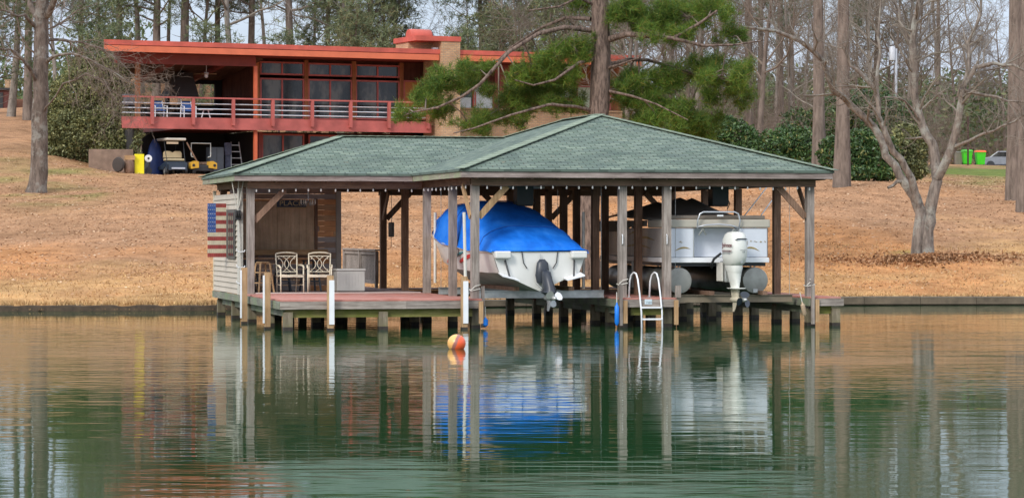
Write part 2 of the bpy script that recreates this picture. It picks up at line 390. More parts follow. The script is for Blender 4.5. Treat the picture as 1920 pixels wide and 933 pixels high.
# shingles
m,nt,b=newmat('green_shingles'); tc=nt.nodes.new('ShaderNodeTexCoord')
def brickn(c1,c2,mo,bw,rh,ms,scale=1,off=.5):
    n=nt.nodes.new('ShaderNodeTexBrick'); n.inputs['Color1'].default_value=(*c1,1); n.inputs['Color2'].default_value=(*c2,1); n.inputs['Mortar'].default_value=(*mo,1)
    n.inputs['Brick Width'].default_value=bw; n.inputs['Row Height'].default_value=rh; n.inputs['Mortar Size'].default_value=ms; n.inputs['Scale'].default_value=scale; n.offset=off
    L(nt,tc.outputs['UV'],n.inputs['Vector']); return n
br=brickn((.10,.14,.115),(.16,.205,.172),(.048,.063,.053),.25,.125,.013); br2=brickn((.74,.76,.80),(1.18,1.15,1.08),(1,1,1),.53,.125,0,off=.37)
col=mix(nt,.75,br.outputs[0],br2.outputs[0],'MULTIPLY'); col=mix(nt,.55,col,ramp(nt,noise(nt,tc.outputs['UV'],.7,5),[(.35,(.78,.8,.8)),(.65,(1.25,1.25,1.2))]),'MULTIPLY')
col=mix(nt,ramp(nt,noise(nt,coords(nt,(1,1,1)),7,5,.75),[(.62,(0,0,0)),(.72,(.7,.7,.7))]),col,(.20,.15,.09)); L(nt,col,b.inputs['Base Color']); b.inputs['Roughness'].default_value=.9; b.inputs['Specular IOR Level'].default_value=.25; bump(nt,b,br.outputs[1],-.9,.015); M['shingle']=m
M['cap']=plain('ridge_cap_shingle',(.19,.235,.175),.9,var=.25,scale=4)
def slope(mb,pts):                            # roof plane with UVs in metres and a thin thickness
    P=[Vector(p) for p in pts]; n=(P[1]-P[0]).cross(P[2]-P[0]).normalized()
    if n.z<0: n=-n
    e=Vector((-n.y,n.x,0)).normalized(); f=n.cross(e)
    uv=[((p-P[0]).dot(e)+20,(p-P[0]).dot(f)+20) for p in P]
    mb.poly(P,uv); k=len(mb.V); Q=[p-Vector((0,0,.05)) for p in P]; mb.poly(Q)
    b0=k-len(P); q0=k
    for i in range(len(P)): j=(i+1)%len(P); mb.face((b0+i,b0+j,q0+j,q0+i))
EZ=3.455; a0,a1,b0_,b1_=-.42,8.11,-.47,11.2; RZ=4.83; rc=(a0+a1)/2; hw=(a1-a0)/2
mb=MB()
slope(mb,[(a0,b0_,EZ),(a1,b0_,EZ),(rc,b0_+hw,RZ)])
slope(mb,[(a1,b0_,EZ),(a1,b1_,EZ),(rc,b1_-hw,RZ),(rc,b0_+hw,RZ)])
slope(mb,[(a1,b1_,EZ),(a0,b1_,EZ),(rc,b1_-hw,RZ)])
slope(mb,[(a0,b1_,EZ),(a0,b0_,EZ),(rc,b0_+hw,RZ),(rc,b1_-hw,RZ)])
roof=mb.build('roof',M['shingle'],B,label='higher shingled hip roof over the boat slips')
w0,v0,v1=-4.62,4.88,10.95; WZ=4.42; wc=(v0+v1)/2; wh=(v1-v0)/2; ur=a0+(WZ-EZ)/((RZ-EZ)/hw)+.02
mb=MB()
slope(mb,[(w0,v0,EZ-.005),(a0+.02,v0,EZ-.005),(ur,wc,WZ),(w0+wh,wc,WZ)])
slope(mb,[(w0,v1,EZ-.005),(w0,v0,EZ-.005),(w0+wh,wc,WZ)])
slope(mb,[(a0+.02,v1,EZ-.005),(w0,v1,EZ-.005),(w0+wh,wc,WZ),(ur,wc,WZ)])
roof2=mb.build('roof',M['shingle'],B,label='lower shingled hip roof over the sitting area')
def caps(name,segs,par):
    mb=MB()
    for p,q in segs:
        p=Vector(p);q=Vector(q); n=max(1,int((q-p).length/.22))
        for i in range(n):
            s=p.lerp(q,i/n)+Vector((0,0,.018)); e=p.lerp(q,(i+1.15)/n)+Vector((0,0,.008)); mb.beam(s,e,.26,.014)
    mb.build(name,M['cap'],par)
caps('hip_cap',[((a0-.03,b0_-.03,EZ),(rc,b0_+hw,RZ)),((a1+.03,b0_-.03,EZ),(rc,b0_+hw,RZ)),((rc,b0_+hw,RZ),(rc,b1_-hw,RZ)),((a0,b1_,EZ),(rc,b1_-hw,RZ)),((a1,b1_,EZ),(rc,b1_-hw,RZ))],roof)
caps('hip_cap',[((w0-.03,v0-.03,EZ),(w0+wh,wc,WZ)),((w0+wh,wc,WZ),(ur-.1,wc,WZ)),((w0,v1,EZ),(w0+wh,wc,WZ))],roof2)
# fascia boards
ft,fb=EZ-.052,3.275
def fascia(u0,u1,v0_,v1_,mat,par): MB().box(u0,u1,v0_,v1_,fb,ft).build('fascia',mat,par)
fascia(a0+.03,a1-.03,b0_+.03,b0_+.07,M['fasc'],roof); fascia(a0+.03,a0+.07,b0_+.073,v0+.03,M['fascy'],roof)
fascia(a1-.07,a1-.03,b0_+.073,b1_-.075,M['fascy'],roof); fascia(a0+.03,a1-.03,b1_-.07,b1_-.03,M['brownx'],roof)
fascia(w0+.03,a0+.027,v0+.033,v0+.073,M['fasc'],roof2); fascia(w0+.03,w0+.07,v0+.076,v1-.03,M['fascy'],roof2); fascia(w0+.073,a0,v1-.07,v1-.03,M['brownx'],roof2)
for x0,x1,y0,y1,p in ((a0+.08,a1-.08,b0_+.08,b1_-.08,roof),(w0+.08,a0+.05,v0+.09,v1-.08,roof2)):
    mb=MB(); mb.box(x0,x1,y0,y1,fb+.10,fb+.115)
    k=x0+.3
    while k<x1-.1: mb.box(k,k+.04,y0,y1,fb-.03,fb+.098); k+=.61
    mb.build('ceiling',M['browny'],p)
# posts
UL=[0,3.33,4.35,7.69]; VL=[0,2.28,5.17,7.84,10.7]
pg=MB().box(-.085,.085,-.085,.085,DZ-.3,3.13).mesh('post',M['grey']); pb=MB().box(-.08,.08,-.08,.08,DZ-.3,3.13).mesh('post',M['brown'])
pl=MB().box(-.095,.095,-.095,.095,-1.5,DZ-.26).mesh('pile',M['pile'])
algm=plain('wet_pile_base',(.030,.022,.016),.6,var=.4,scale=9)
pw=MB().box(-.098,.098,-.098,.098,-.6,.075).mesh('waterline_band',algm)
def put(me,name,u,v,par=B,z=0,rz=0):
    o=bpy.data.objects.new(name,me); C.objects.link(o); o.parent=par; o.location=(u,v,z); o.rotation_euler=(0,0,rz); return o
def pile(u,v): o=put(pl,'pile',u,v); put(pw,'waterline_band',0,0,o)
for i,v in enumerate(VL):
    for j,u in enumerate(UL):
        put(pg if (i==0 or (j==0 and i in(1,2))) else pb,'post',u,v); pile(u,v+(-.02 if i==0 else 0))
for u,v in ((-4.16,5.36),): put(pg,'post',u,v); 
for u,v in ((-4.1,10.6),(-1.27,10.6),(-2.7,10.6),(-1.75,8.75)): put(pb,'post',u,v)
for u in (-4.16,-2.1): 
    for v in (-.32,2.3,5.1,7.9,10.6): pile(u,v)
for u,v in ((-.9,2.2),(-1.1,5.0),(-1.05,8),(-3.1,2.4),(-3.2,5.6),(-3.1,8.2),(-1.05,10.6),(1.1,10.9),(2.2,10.9),(5.3,10.9),(6.4,10.9),(8.18,-.3),(8.18,2.4),(8.18,5.4),(8.18,8.4),(8.18,10.8),(3.36,1.1),(4.32,1.15),(5.05,5.6),(6.1,4.6),(6.9,4.8)): pile(u,v)
# deck boards
def deck(u0,u1,v0_,v1_,board='x'):
    mb=MB(); random.seed(int(u0*10)+7); k=v0_
    while k<v1_-.05:
        e=min(k+.14,v1_); mb.box(u0,u1,k,e-.006,DZ-.035+random.uniform(0,.004),DZ+random.uniform(-.003,.003)); k=e
    return mb
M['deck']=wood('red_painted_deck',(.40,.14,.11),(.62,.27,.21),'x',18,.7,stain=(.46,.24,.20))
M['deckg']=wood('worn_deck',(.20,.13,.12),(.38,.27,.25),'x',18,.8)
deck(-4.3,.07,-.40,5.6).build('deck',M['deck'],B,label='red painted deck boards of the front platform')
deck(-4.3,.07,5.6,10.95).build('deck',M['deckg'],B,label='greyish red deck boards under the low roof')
deck(3.22,4.46,-.40,10.2).build('deck',M['deck'],B,label='narrow red finger deck between the slips')
deck(7.58,8.29,-.40,10.2).build('deck',M['deck'],B,label='narrow red deck on the right edge')
deck(.075,8.29,10.2,11.1).build('deck',M['deckg'],B,label='walkway across the back of the slips')
# rim boards, mossy beams under them
rz0,rz1=DZ-.20,DZ-.038
def rim(x0,x1,y0,y1,mat,z0=rz0,z1=rz1,name='rim_board'): MB().box(x0,x1,y0,y1,z0,z1).build(name,M[mat],B)
rim(-4.34,-1.6,-.445,-.405,'greyx'); rim(-1.595,.09,-.445,-.405,'greyx'); rim(-4.345,-4.305,-.40,5.2,'greyy'); rim(-4.345,-4.305,5.205,10.9,'greyy')
rim(.075,.115,-.40,10.15,'browny'); rim(3.18,3.215,-.40,10.15,'greyy'); rim(4.465,4.505,-.40,10.15,'browny'); rim(3.18,4.51,-.445,-.405,'greyx')
rim(7.535,7.575,-.40,10.15,'greyy'); rim(7.62,8.34,-.445,-.405,'greyx'); rim(8.295,8.335,-.40,11.1,'greyy')
rim(.12,3.175,10.15,10.19,'orange'); rim(4.51,7.53,10.15,10.19,'brownx')
rim(-4.2,-.12,-.30,-.22,'mossx',DZ-.38,DZ-.205,'cross_beam'); rim(3.45,4.2,-.30,-.22,'mossx',DZ-.38,DZ-.205,'cross_beam'); rim(7.8,8.1,-.30,-.22,'mossx',DZ-.38,DZ-.205,'cross_beam')
for v in (2.2,5.05,7.9,10.55):
    rim(-4.25,-.15,v-.04,v+.04,'brownx',DZ-.38,DZ-.205,'cross_beam')
    if v>2.5: rim(3.4,4.3,v-.3,v-.22,'brownx',DZ-.38,DZ-.205,'cross_beam')
for u in (-4.16,3.33,7.69): rim(u-.035,u+.035,.15,10.1,'greyy',DZ-.36,DZ-.203,'cross_beam')
# header beams
def hb(x0,x1,y0,y1,mat,z0=3.10,z1=3.272): MB().box(x0,x1,y0,y1,z0,z1).build('header_beam',M[mat],B)
hb(-.10,7.79,-.13,-.088,'brownx'); hb(-.10,7.79,.088,.13,'brownx')
for u in UL: hb(u-.03,u+.03,.135,10.75,'browny',3.132,3.27)
hb(-.1,7.8,10.79,10.83,'brownx',3.02)
hb(-4.25,-.11,5.23,5.272,'brownx'); hb(-4.2,-.1,10.71,10.75,'brownx'); hb(-4.25,-4.21,5.28,10.7,'browny',3.132,3.27)
# diagonal braces
def brace(p,q,mat): MB().beam(p,q,.045,.14,(0,0,1)).build('brace',M[mat],B)
brace((.09,0,2.42),(.72,0,3.1),'tan'); brace((-.09,.02,2.42),(-.13,.65,3.12),'tan')
brace((7.6,0,2.42),(6.95,0,3.1),'brown'); brace((7.69,.1,2.42),(7.69,.75,3.1),'brown')
brace((-4.07,5.36,2.35),(-3.35,5.36,3.08),'brown'); brace((-3.5,5.38,3.0),(-4.06,5.38,2.9),'brown') if False else None
brace((.09,10.7,2.42),(.72,10.7,3.1),'brown'); brace((-.02,10.6,2.42),(0,9.95,3.1),'brown'); brace((4.42,2.28,2.42),(5.05,2.5,3.1),'brown') if False else None
brace((5.35,5.17,3.1),(6.0,5.17,2.5),'brown') if False else None
brace((4.43,10.7,3.1-.66),(5.08,10.7,3.1),'brown'); brace((3.25,10.7,2.44),(2.6,10.7,3.1),'brown'); brace((7.61,10.7,2.44),(6.96,10.7,3.1),'brown')
# shed walls: lapped siding outside on the left, mixed boards at the back
m=plain('cream_siding',(.50,.44,.36),.6,var=.10,scale=1.5); mb=MB(); z=DZ-.02
while z<3.0:
    mb.hexa([(-4.33,6.25,z),(-4.27,6.25,z),(-4.27,10.78,z),(-4.33,10.78,z),(-4.30,6.25,z+.125),(-4.27,6.25,z+.125),(-4.27,10.78,z+.125),(-4.30,10.78,z+.125)]); z+=.125
sw_=mb.build('side_wall',m,B); MB().box(-4.345,-4.25,5.95,6.245,DZ-.03,3.12).build('corner_trim',plain('trim',(.52,.50,.44),.6),sw_)
MB().box(-4.335,-4.26,10.785,10.85,DZ-.03,3.12).build('corner_trim',M['beige'],sw_)
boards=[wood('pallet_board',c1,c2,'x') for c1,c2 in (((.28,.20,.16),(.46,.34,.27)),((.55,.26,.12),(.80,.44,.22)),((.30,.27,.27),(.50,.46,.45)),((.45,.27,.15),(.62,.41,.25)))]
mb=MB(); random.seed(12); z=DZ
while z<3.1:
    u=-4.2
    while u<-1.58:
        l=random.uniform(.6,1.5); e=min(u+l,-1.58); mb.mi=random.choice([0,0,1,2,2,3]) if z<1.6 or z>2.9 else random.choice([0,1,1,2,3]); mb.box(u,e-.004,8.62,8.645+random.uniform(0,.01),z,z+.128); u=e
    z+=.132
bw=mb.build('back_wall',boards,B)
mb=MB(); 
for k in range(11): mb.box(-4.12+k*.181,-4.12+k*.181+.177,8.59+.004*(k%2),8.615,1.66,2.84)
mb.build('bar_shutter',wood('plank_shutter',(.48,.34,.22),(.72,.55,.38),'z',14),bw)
MB().box(-4.1,-1.8,8.25,8.61,1.55,1.61).build('counter',M['tanx'],bw); MB().box(-4.1,-1.85,8.20,8.245,1.53,1.66).build('counter_edge',M['tanx'],bw)
MB().box(-2.12,-2.04,8.58,8.617,1.62,2.9).build('shutter_frame',M['brown'],bw)
MB().box(-1.575,-1.455,8.57,8.67,DZ+.003,3.1).build('wall_trim',plain('beige_trim',(.36,.32,.28),.7),B)
# left wall window and gangway with railing to the shore
wf=MB().box(-4.36,-4.335,6.7,8.1,1.45,2.62).build('window',plain('grey_window_frame',(.10,.095,.085),.7),B); 
for k in range(4): MB().box(-4.372,-4.362,6.8+k*.32,7.02+k*.32,1.52,2.55).build('pane',plain('dark_window_glass',(.04,.045,.05),.15),wf) if k<3 else None
G=thing('gangway','grey wooden gangway with baluster rail leading from the back of the deck to shore','gangway',dk(-.05,11.15,0),TH)
mb=MB(); 
for k in range(34): mb.box(-1.25,.0,k*.145,k*.145+.138,DZ-.03,DZ)
mb.build('walkway',M['deckg'],G); MB().box(-1.25,-1.2,0,4.9,DZ-.2,DZ-.035).build('stringer',M['greyy'],G); MB().box(-.05,0,0,4.9,DZ-.2,DZ-.035).build('stringer',M['greyy'],G)
for x in (-.02,):
    r=MB().box(x-.07,x+.07,-.05,4.85,1.60,1.64).build('handrail',M['greyx'],G)
    MB().box(x-.02,x+.02,0,4.8,DZ+.10,DZ+.19).build('bottom_rail',M['greyx'],G); MB().box(x-.02,x+.02,0,4.8,1.50,1.595).build('top_rail',M['greyx'],G)
    mb=MB()
    for k in range(33): mb.box(x+.022,x+.05,k*.145+.05,k*.145+.14,DZ+.12,1.58)
    o=mb.build('balusters',M['greyx'],G)
    for y in (0.02,2.4,4.8): MB().box(x-.055,x+.019,y-.05,y+.05,DZ+.005,1.595).build('rail_post',M['grey'],G)
# things fastened to the dock edge
def bumper(u,v,z0,z1,w=.07): MB().box(u-w/2,u+w/2,v-.03,v+.03,z0,z1).build('bumper_board',M['grey'],B)
bumper(.16,-.08,.02,.92); bumper(3.17,-.47,.05,.95); bumper(7.60,-.48,.05,.92); bumper(4.47,-.48,DZ+.01,.92,.12)
for u,z0 in ((.03,.12),(3.27,.10),(4.43,.06),(7.7,.10)): MB().box(u-.045,u+.045,-.50,-.45,z0,DZ-.05).build('cleat_block',M['tan'],B,label=None)
for u,z0 in ((8.2,.02),): pass
# strap cleats on posts
for u in (3.33,4.35): 
    mb=MB().tube([(u-.03,-.10,1.82),(u-.03,-.14,1.84),(u-.03,-.14,2.02),(u-.03,-.10,2.04)],.012,5); mb.build('cleat',M['white'],B)
# guide piles with white pads
def gpile(u,v,top,label,side='front',pvc=0):
    t=thing('guide_pile',label,'piling',dk(u,v,0),TH,'guide piles with white pads')
    MB().box(-.062,.062,-.062,.062,-1.5,top).build('pile',M['tan'] if not pvc else M['tan'],t)
    if side=='front': MB().box(-.035,.075,-.085,-.066,.13,top-.10).build('pad',M['white'],t)
    else: MB().box(-.095,-.066,-.075,.02,.13,top-.06).build('pad',M['white'],t)
    MB().box(-.066,.066,-.066,.066,-.4,.05).build('waterline_band',algm,t)
    if pvc: MB().tube([(.03,0,top-.05),(.0,0,top+1.38)],.034,10).build('pipe',M['pvc'],t)
gpile(-4.47,4.15,1.28,'wooden piling with white pad at the left, beside the big left corner post','left')
gpile(-4.46,.62,1.22,'light wooden piling with a white pad, between the stool and the deck corner','left')
gpile(-3.28,-.55,1.17,'wooden piling with a white front pad before the right patio chair')
gpile(-.36,-.55,1.14,'wooden piling with a white front pad and a tall pipe, beside the orange buoy',pvc=1)
# blue bumpers / fenders
def fender(u,v,z0,z1,r,label,mat,tilt=0,name='boat_fender',cat='fender'):
    h=z1-z0; prof=[(.012,0),(r*.5,.02),(r,.07*h+.03),(r,h*.86),(r*.5,h*.95),(.02,h),(.012,h+.03)]
    t=thing(name,label,cat,dk(u,v,z0),TH); t.rotation_euler=(0,tilt,TH)
    MB().lathe(prof,18).build('body',mat,t,smooth=40); MB().tube([(0,0,h+.02),(0,.02,h+.25)],.01,5).build('rope',M['rope'],t)
fender(.20,-.17,.03,.22,.055,'short blue fender at the waterline beside the front slip post',M['blue'])
fender(3.07,-.50,.05,.53,.05,'long blue fender hanging left of the swim ladder',M['blue'])
fender(7.42,-.46,.22,.52,.05,'tan fender leaning out under the right deck corner',plain('tan_rubber',(.45,.33,.22),.6),R(-12))
# swim ladder
t=thing('swim_ladder','white tubular swim ladder with two hooped handrails on the finger dock','ladder',dk(3.86,-.45,0),TH)
for s in (-1,1):
    x=s*.235-.06; 
    pts=[(x-.09,.42,DZ),(x-.07,.42,1.02),(x-.05,.36,1.15),(x-.02,.26,1.205),(x,.15,1.18),(x+.01,.05,1.05),(x+.03,-.02,.75),(x+.06,-.06,.35),(x+.07,-.07,-.35)]
    MB().tube(pts,.019,9).build('rail',M['white'],t,smooth=True)
    MB().tube([(x-.09,.42,DZ-.01),(x-.09,.42,DZ+.02)],.05,10).build('foot_plate',M['alu'],t)
for z,o in ((.44,.05),(.185,.075),(-.07,.085)): MB().box(-.29+o,.17+o,-.10,-.03,z-.015,z+.02).build('rung',M['white'],t)
t=MB().box(-.085,.085,-.012,0,-.055,.055).build('number_plate',plain('pale_blue_sign',(.52,.62,.66),.5,var=.05),None,bevel=.02); tag(t,'small pale blue number plate screwed to the finger dock edge','plate',loc=dk(3.80,-.447,.565),rz=TH)
text_obj('7389',.065,plain('sign_grey',(.18,.22,.24),.6),t,(.01,-.014,-.02),(R(90),0,0),.001); text_obj('IN AND OUT',.028,plain('sign_grey2',(.25,.29,.31),.6),t,(.0,-.014,.03),(R(90),0,0),.001) if False else None
# buoy
m,nt,b=newmat('buoy_paint'); co=coords(nt); sx=nt.nodes.new('ShaderNodeSeparateXYZ'); L(nt,co,sx.inputs[0])
wn=noise(nt,co,4,3); ad=nt.nodes.new('ShaderNodeMath'); ad.operation='MULTIPLY_ADD'; L(nt,wn,ad.inputs[0]); ad.inputs[1].default_value=.06; L(nt,sx.outputs[0],ad.inputs[2])
mr=nt.nodes.new('ShaderNodeMapRange'); mr.inputs[1].default_value=-.17; mr.inputs[2].default_value=.23; L(nt,ad.outputs[0],mr.inputs[0])
rp=ramp(nt,mr.outputs[0],[(0,(.75,.40,.10)),(.36,(.80,.42,.14)),(.40,(.30,.12,.10)),(.52,(.36,.13,.10)),(.56,(.85,.12,.035)),(1,(.85,.12,.035))])
L(nt,rp,b.inputs['Base Color']); b.inputs['Roughness'].default_value=.35
t=MB().lathe([(.165*math.sin(a),-.165*math.cos(a)) for a in [math.pi*k/14 for k in range(1,14)]],28).build('mooring_buoy',m,None,smooth=True)
p=at(856,655,50.0); t.location=(p.x,p.y,.10); t.rotation_euler=(0,R(22),0); tag(t,'orange and tan mooring buoy floating in front of the dock','buoy')
MB().tube([(.15,-.02,-.06),(.17,-.02,-.10)],.014,6).build('eye',M['black'],t)
# string lights along the eaves
t=thing('string_lights','string of small white bulbs hanging from the front beams of the boathouse','string lights',dk(0,0,0),TH)
bm_=MB().lathe([(.006,.0),(.017,-.02),(.02,-.045),(.012,-.068)],8).build('bulb',plain('frosted_bulb',(.75,.72,.68),.2,var=.03),t); first=True
wire=MB(); random.seed(3)
def run(p,q,n):
    global first
    p=Vector(p);q=Vector(q); pts=[]
    for i in range(n):
        f=(i+.5)/n; s=p.lerp(q,f)+Vector((random.uniform(-.02,.02),random.uniform(-.01,.01),random.uniform(-.012,.012))); pts.append(s)
        if first: bm_.location=s; first=False
        else: link_copy(bm_,t,s)
    wire.tube([p+Vector((0,0,.02))]+[s+Vector((0,0,.004)) for s in pts]+[q+Vector((0,0,.02))],.004,3)
run((.1,-.16,3.10),(7.8,-.16,3.10),26); run((-.16,0,3.1),(-.16,4.9,3.1),11); run((-4.2,5.18,3.10),(-.2,5.18,3.10),13)
wire.build('wire',M['black'],t)
# flag shutter, sign, chandelier, pulley, wind chime
fw=.46;fh=1.30; t=thing('flag_shutter','slatted wooden shutter painted as a stars and stripes flag on the cream wall','flag',dk(-4.36,8.15,1.48),TH+R(4))
redp=plain('barn_red',(.30,.045,.04),.7,var=.3,scale=8); crm=plain('cream_paint',(.60,.52,.38),.7,var=.15,scale=8); blu=plain('flag_blue',(.03,.085,.30),.7,var=.2,scale=8); wp=plain('star_white',(.7,.7,.68),.7)
for k in range(13):
    mb=MB()
    for c in range(9):
        z=fh*k/13; x0=-fw+c*fw/9
        if z+fh/13>fh*6/13+.02 and c<4: continue
        mb.box(x0+.003,x0+fw/9-.003,-.03,-.004,z,z+fh/13-.001)
    mb.build('red_stripe' if k%2==0 else 'cream_stripe',redp if k%2==0 else crm,t)
mb=MB()
for c in range(4): mb.box(-fw+c*fw/9+.003,-fw+(c+1)*fw/9-.003,-.03,-.004,fh*6/13,fh)
cn=mb.build('canton',blu,t)
mb=MB(); random.seed(1)
for c in range(4):
    for r_ in range(7):
        x=-fw+(c+.5)*fw/9; z=fh*6/13+(r_+.5)*fh*7/13/7
        st=[(x+(.014 if k%2==0 else .006)*math.sin(k*math.pi/5),z+(.014 if k%2==0 else .006)*math.cos(k*math.pi/5)) for k in range(10)]; mb.prism(st,-.034,-.031)
mb.build('stars',wp,cn); MB().box(-fw,0,-.003,.02,.1,.18).box(-fw,0,-.003,.02,fh-.2,fh-.12).build('batten',M['brown'],t)
t=MB().box(-.36,.36,-.02,0,-.09,.09).build('hanging_sign',plain('dark_blue_sign',(.02,.035,.06),.6),None); tag(t,'dark sign with gold lettering under the beam of the sitting area','sign',loc=dk(-2.80,7.9,2.78),rz=TH)
text_obj('PLACE',.17,plain('gold_letters',(.45,.36,.18),.5),t,(-.02,-.023,0),(R(90),0,0),.002,sx=1.15); MB().box(-.37,.37,-.026,.003,-.115,-.092).build('sign_border',plain('gold_trim',(.40,.28,.12),.5),t)
t=thing('chandelier','small pale wire chandelier hanging beside the dark sign','chandelier',dk(-2.55,6.9,2.72),TH)
MB().tube([(0,0,.1),(0,0,.45)],.012,6).build('stem',M['alu'],t)
for k in range(6):
    a=k*math.pi/3; x,y=.17*math.cos(a),.17*math.sin(a); MB().tube([(0,0,.12),(x*.6,y*.6,.0),(x,y,.04)],.009,5).build('arm',M['alu'],t); MB().lathe([(.012,0),(.02,.03),(.016,.10),(.004,.12)],7,(x,y,.04)).build('candle',M['pvc'],t)
t=thing('pulley_block','dark wooden pulley block hung on pale ropes outside the left wall','pulley',dk(-4.38,5.9,2.50),TH)
MB().box(-.075,.075,-.05,.05,-.13,.10).build('block',M['black'],t,bevel=.02)
for x in (-.05,0,.05): MB().lathe([(.02,-.012),(.07,-.012),(.07,.012),(.02,.012)],12,(x,-.055,0),'x').build('sheave',M['dark'],t)
for a_ in ((-.14,.0),(.02,.02),(.13,0)): MB().tube([(a_[0],a_[1],.78),(a_[0]*.3,0,.24),(0,0,.11)],.014,5).build('rope',M['rope'],t)
MB().tube([(.02,0,-.13),(.04,0,-.6),(.06,0,-1.2),(.07,0,-1.78)],.012,5).build('rope',M['rope'],t)
for z in (-.85,-1.22,-1.6):
    MB().tube([(-.03,0,z+.05),(-.02,0,z),(.06,0,z-.03),(.15,0,z-.02),(.17,0,z+.02)],.014,5).build('hook',M['white'],t)
t=thing('wind_chime','grey cylindrical wind chime hanging between the brown posts','wind chime',dk(-.02,9.5,2.33),TH)
MB().lathe([(.05,-.37),(.075,-.36),(.078,-.02),(.06,0)],12).build('body',plain('chime_grey',(.17,.16,.15),.6),t,smooth=40); MB().tube([(0,0,0),(.03,0,.2),(0,0,.45),(0,0,.8)],.008,5).build('chain',M['black'],t); MB().tube([(0,0,-.37),(0,0,-.62)],.006,4).build('striker',M['black'],t)
# lines tied round posts
for u,v,z,lb in ((.0,0,.82,'white line tied round the front slip post behind the orange buoy'),(3.33,0,.93,'white line tied round the front post left of the swim ladder'),(7.69,0,.88,'white line tied round the rightmost front post')):
    t=thing('mooring_line',lb,'rope',dk(u,v,z),TH); MB().tube([(-.095,-.1,0),(.095,-.1,.04),(.1,.1,.04),(-.1,.1,.02),(-.1,-.09,0)],.012,5).build('loop',M['rope'],t); MB().tube([(-.1,-.1,.02),(-.02,-.13,.10),(.1,-.12,.13) if u<7 else (-.09,-.3,.16)],.011,5).build('tail',M['rope'],t)
# furniture on the deck
def chair(label):
    t=thing('patio_chair',label,'chair',(0,0,0),0,'beige metal patio chairs on the deck'); m=M['beige']; w=.27
    for s in (-1,1):
        MB().tube([(s*w*.86,.32,0),(s*w*.9,.26,.42),(s*w*.96,.34,.93)],[.017,.018,.016],8).build('back_leg',m,t,smooth=True)
        MB().tube([(s*w*1.02,-.22,0),(s*w*1.02,-.20,.60)],.017,8).build('front_leg',m,t,smooth=True)
        MB().tube([(s*w*.95,.30,.66),(s*w*1.06,.1,.66),(s*w*1.08,-.12,.645),(s*w*1.04,-.21,.60),(s*w*1.02,-.20,.56)],[.014,.02,.024,.024,.012],8).build('armrest',m,t,smooth=True)
        MB().tube([(s*w*1.02,-.2,.20),(s*w*.88,.28,.20)],.009,6).build('stretcher',m,t)
    bk=MB().tube([(-w*.96,.34,.925),(-w*.5,.345,.95),(0,.347,.957),(w*.5,.345,.95),(w*.96,.34,.925)],.018,8).build('backrest',m,t,smooth=True)
    for z,y in ((.87,.33),(.50,.275)): MB().tube([(-w*.93,y,z),(w*.93,y,z)],.013,6).build('cross_rail',m,bk)
    mb=MB()
    for s in (-1,1):
        for c in (.10,.24):
            pts=[]
            for k in range(9):
                f=k/8; z=.50+.37*f; x=c*w/.27+ (-.135)*(1-(2*f-1)**2)*1.15; pts.append((s*x,.275+.055*f-.004*s,z))
            mb.tube(pts,.009,5)
        mb.tube([(s*.20,.33,.80),(s*.175,.33,.83),(s*.20,.33,.85)],.012,5); mb.tube([(s*.20,.28,.56),(s*.175,.28,.54),(s*.2,.28,.52)],.012,5)
    mb.build('lattice',m,bk)
    sb=MB(); sb.loft([[(-w*a,y,z) for a in(1,)]+[(w*a,y,z) for a in (1,)]+[(w*1,y,z-.035),(-w*1,y,z-.035)] for y,z in ((-.24,.415),(-.1,.44),(.1,.425),(.27,.42))]).build('seat',m,t)
    MB().tube([(-w,-.215,.435),(0,-.235,.40),(w,-.215,.435)],.017,7).build('front_rail',m,t,smooth=True)
    return t
p=chair('cream metal patio chair with lattice back, next to the wooden stool'); tag(p,loc=dk(-3.17,5.75,DZ),rz=TH+R(6))
dup(p,'cream metal patio chair with lattice back, in front of the grey storage box',dk(-2.47,5.7,DZ),TH+R(-9))
def stool(nm,label,h,mat,top,loc,rz,cat='stool',group=None):
    t=thing(nm,label,cat,loc,rz,group)
    if top=='round': MB().lathe([(.155,h-.03),(.165,h-.01),(.15,h)],20).build('seat',mat,t)
    else: MB().box(-.17,.17,-.17,.17,h-.03,h).build('seat',mat,t,bevel=.01)
    for a in (-1,1):
        for b_ in (-1,1): MB().beam((a*.12,b_*.12,h-.03),(a*.20,b_*.20,0),.035,.035).build('leg',mat,t)
    for z,k in ((h*.33,.175),(h*.66,.15)):
        for a,b_,c_,d_ in ((-1,-1,1,-1),(1,-1,1,1),(1,1,-1,1),(-1,1,-1,-1)): MB().beam((a*k,b_*k,z),(c_*k,d_*k,z),.02,.03).build('rung',mat,t)
    return t
stool('wooden_stool','tall light wooden stool beside the left patio chair',.74,M['tan'],'round',dk(-3.78,5.95,DZ),TH+.3)
dm=plain('dark_steel',(.035,.042,.055),.45)
s=stool('bar_stool','dark metal bar stool at the left end of the counter',.76,dm,'sq',dk(-3.85,7.8,DZ),TH+.1,group='dark metal bar stools under the counter')
dup(s,'dark metal bar stool behind the left patio chair',dk(-3.05,7.75,DZ),TH-.1); dup(s,'dark metal bar stool behind the right patio chair',dk(-2.35,7.8,DZ),TH+.2)
t=thing('storage_box','light grey resin storage box with lid beside the right patio chair','storage box',dk(-1.56,6.9,DZ),TH)
gm_=plain('grey_resin',(.54,.53,.50),.6,var=.08); MB().box(-.34,.34,-.28,.28,.02,.50).build('bin',gm_,t,bevel=.015); mb=MB(); 
for k in range(9): mb.box(-.33+k*.075,-.33+k*.075+.06,-.288,-.281,.04,.47)
mb.build('ribbing',gm_,t); MB().box(-.36,.36,-.30,.30,.505,.56).build('lid',gm_,t,bevel=.015)
# pale sill line across the deck edge of the sitting area
MB().box(-4.05,-.12,5.29,5.38,DZ+.004,DZ+.03).build('threshold',plain('pale_threshold',(.50,.42,.38),.7),B)
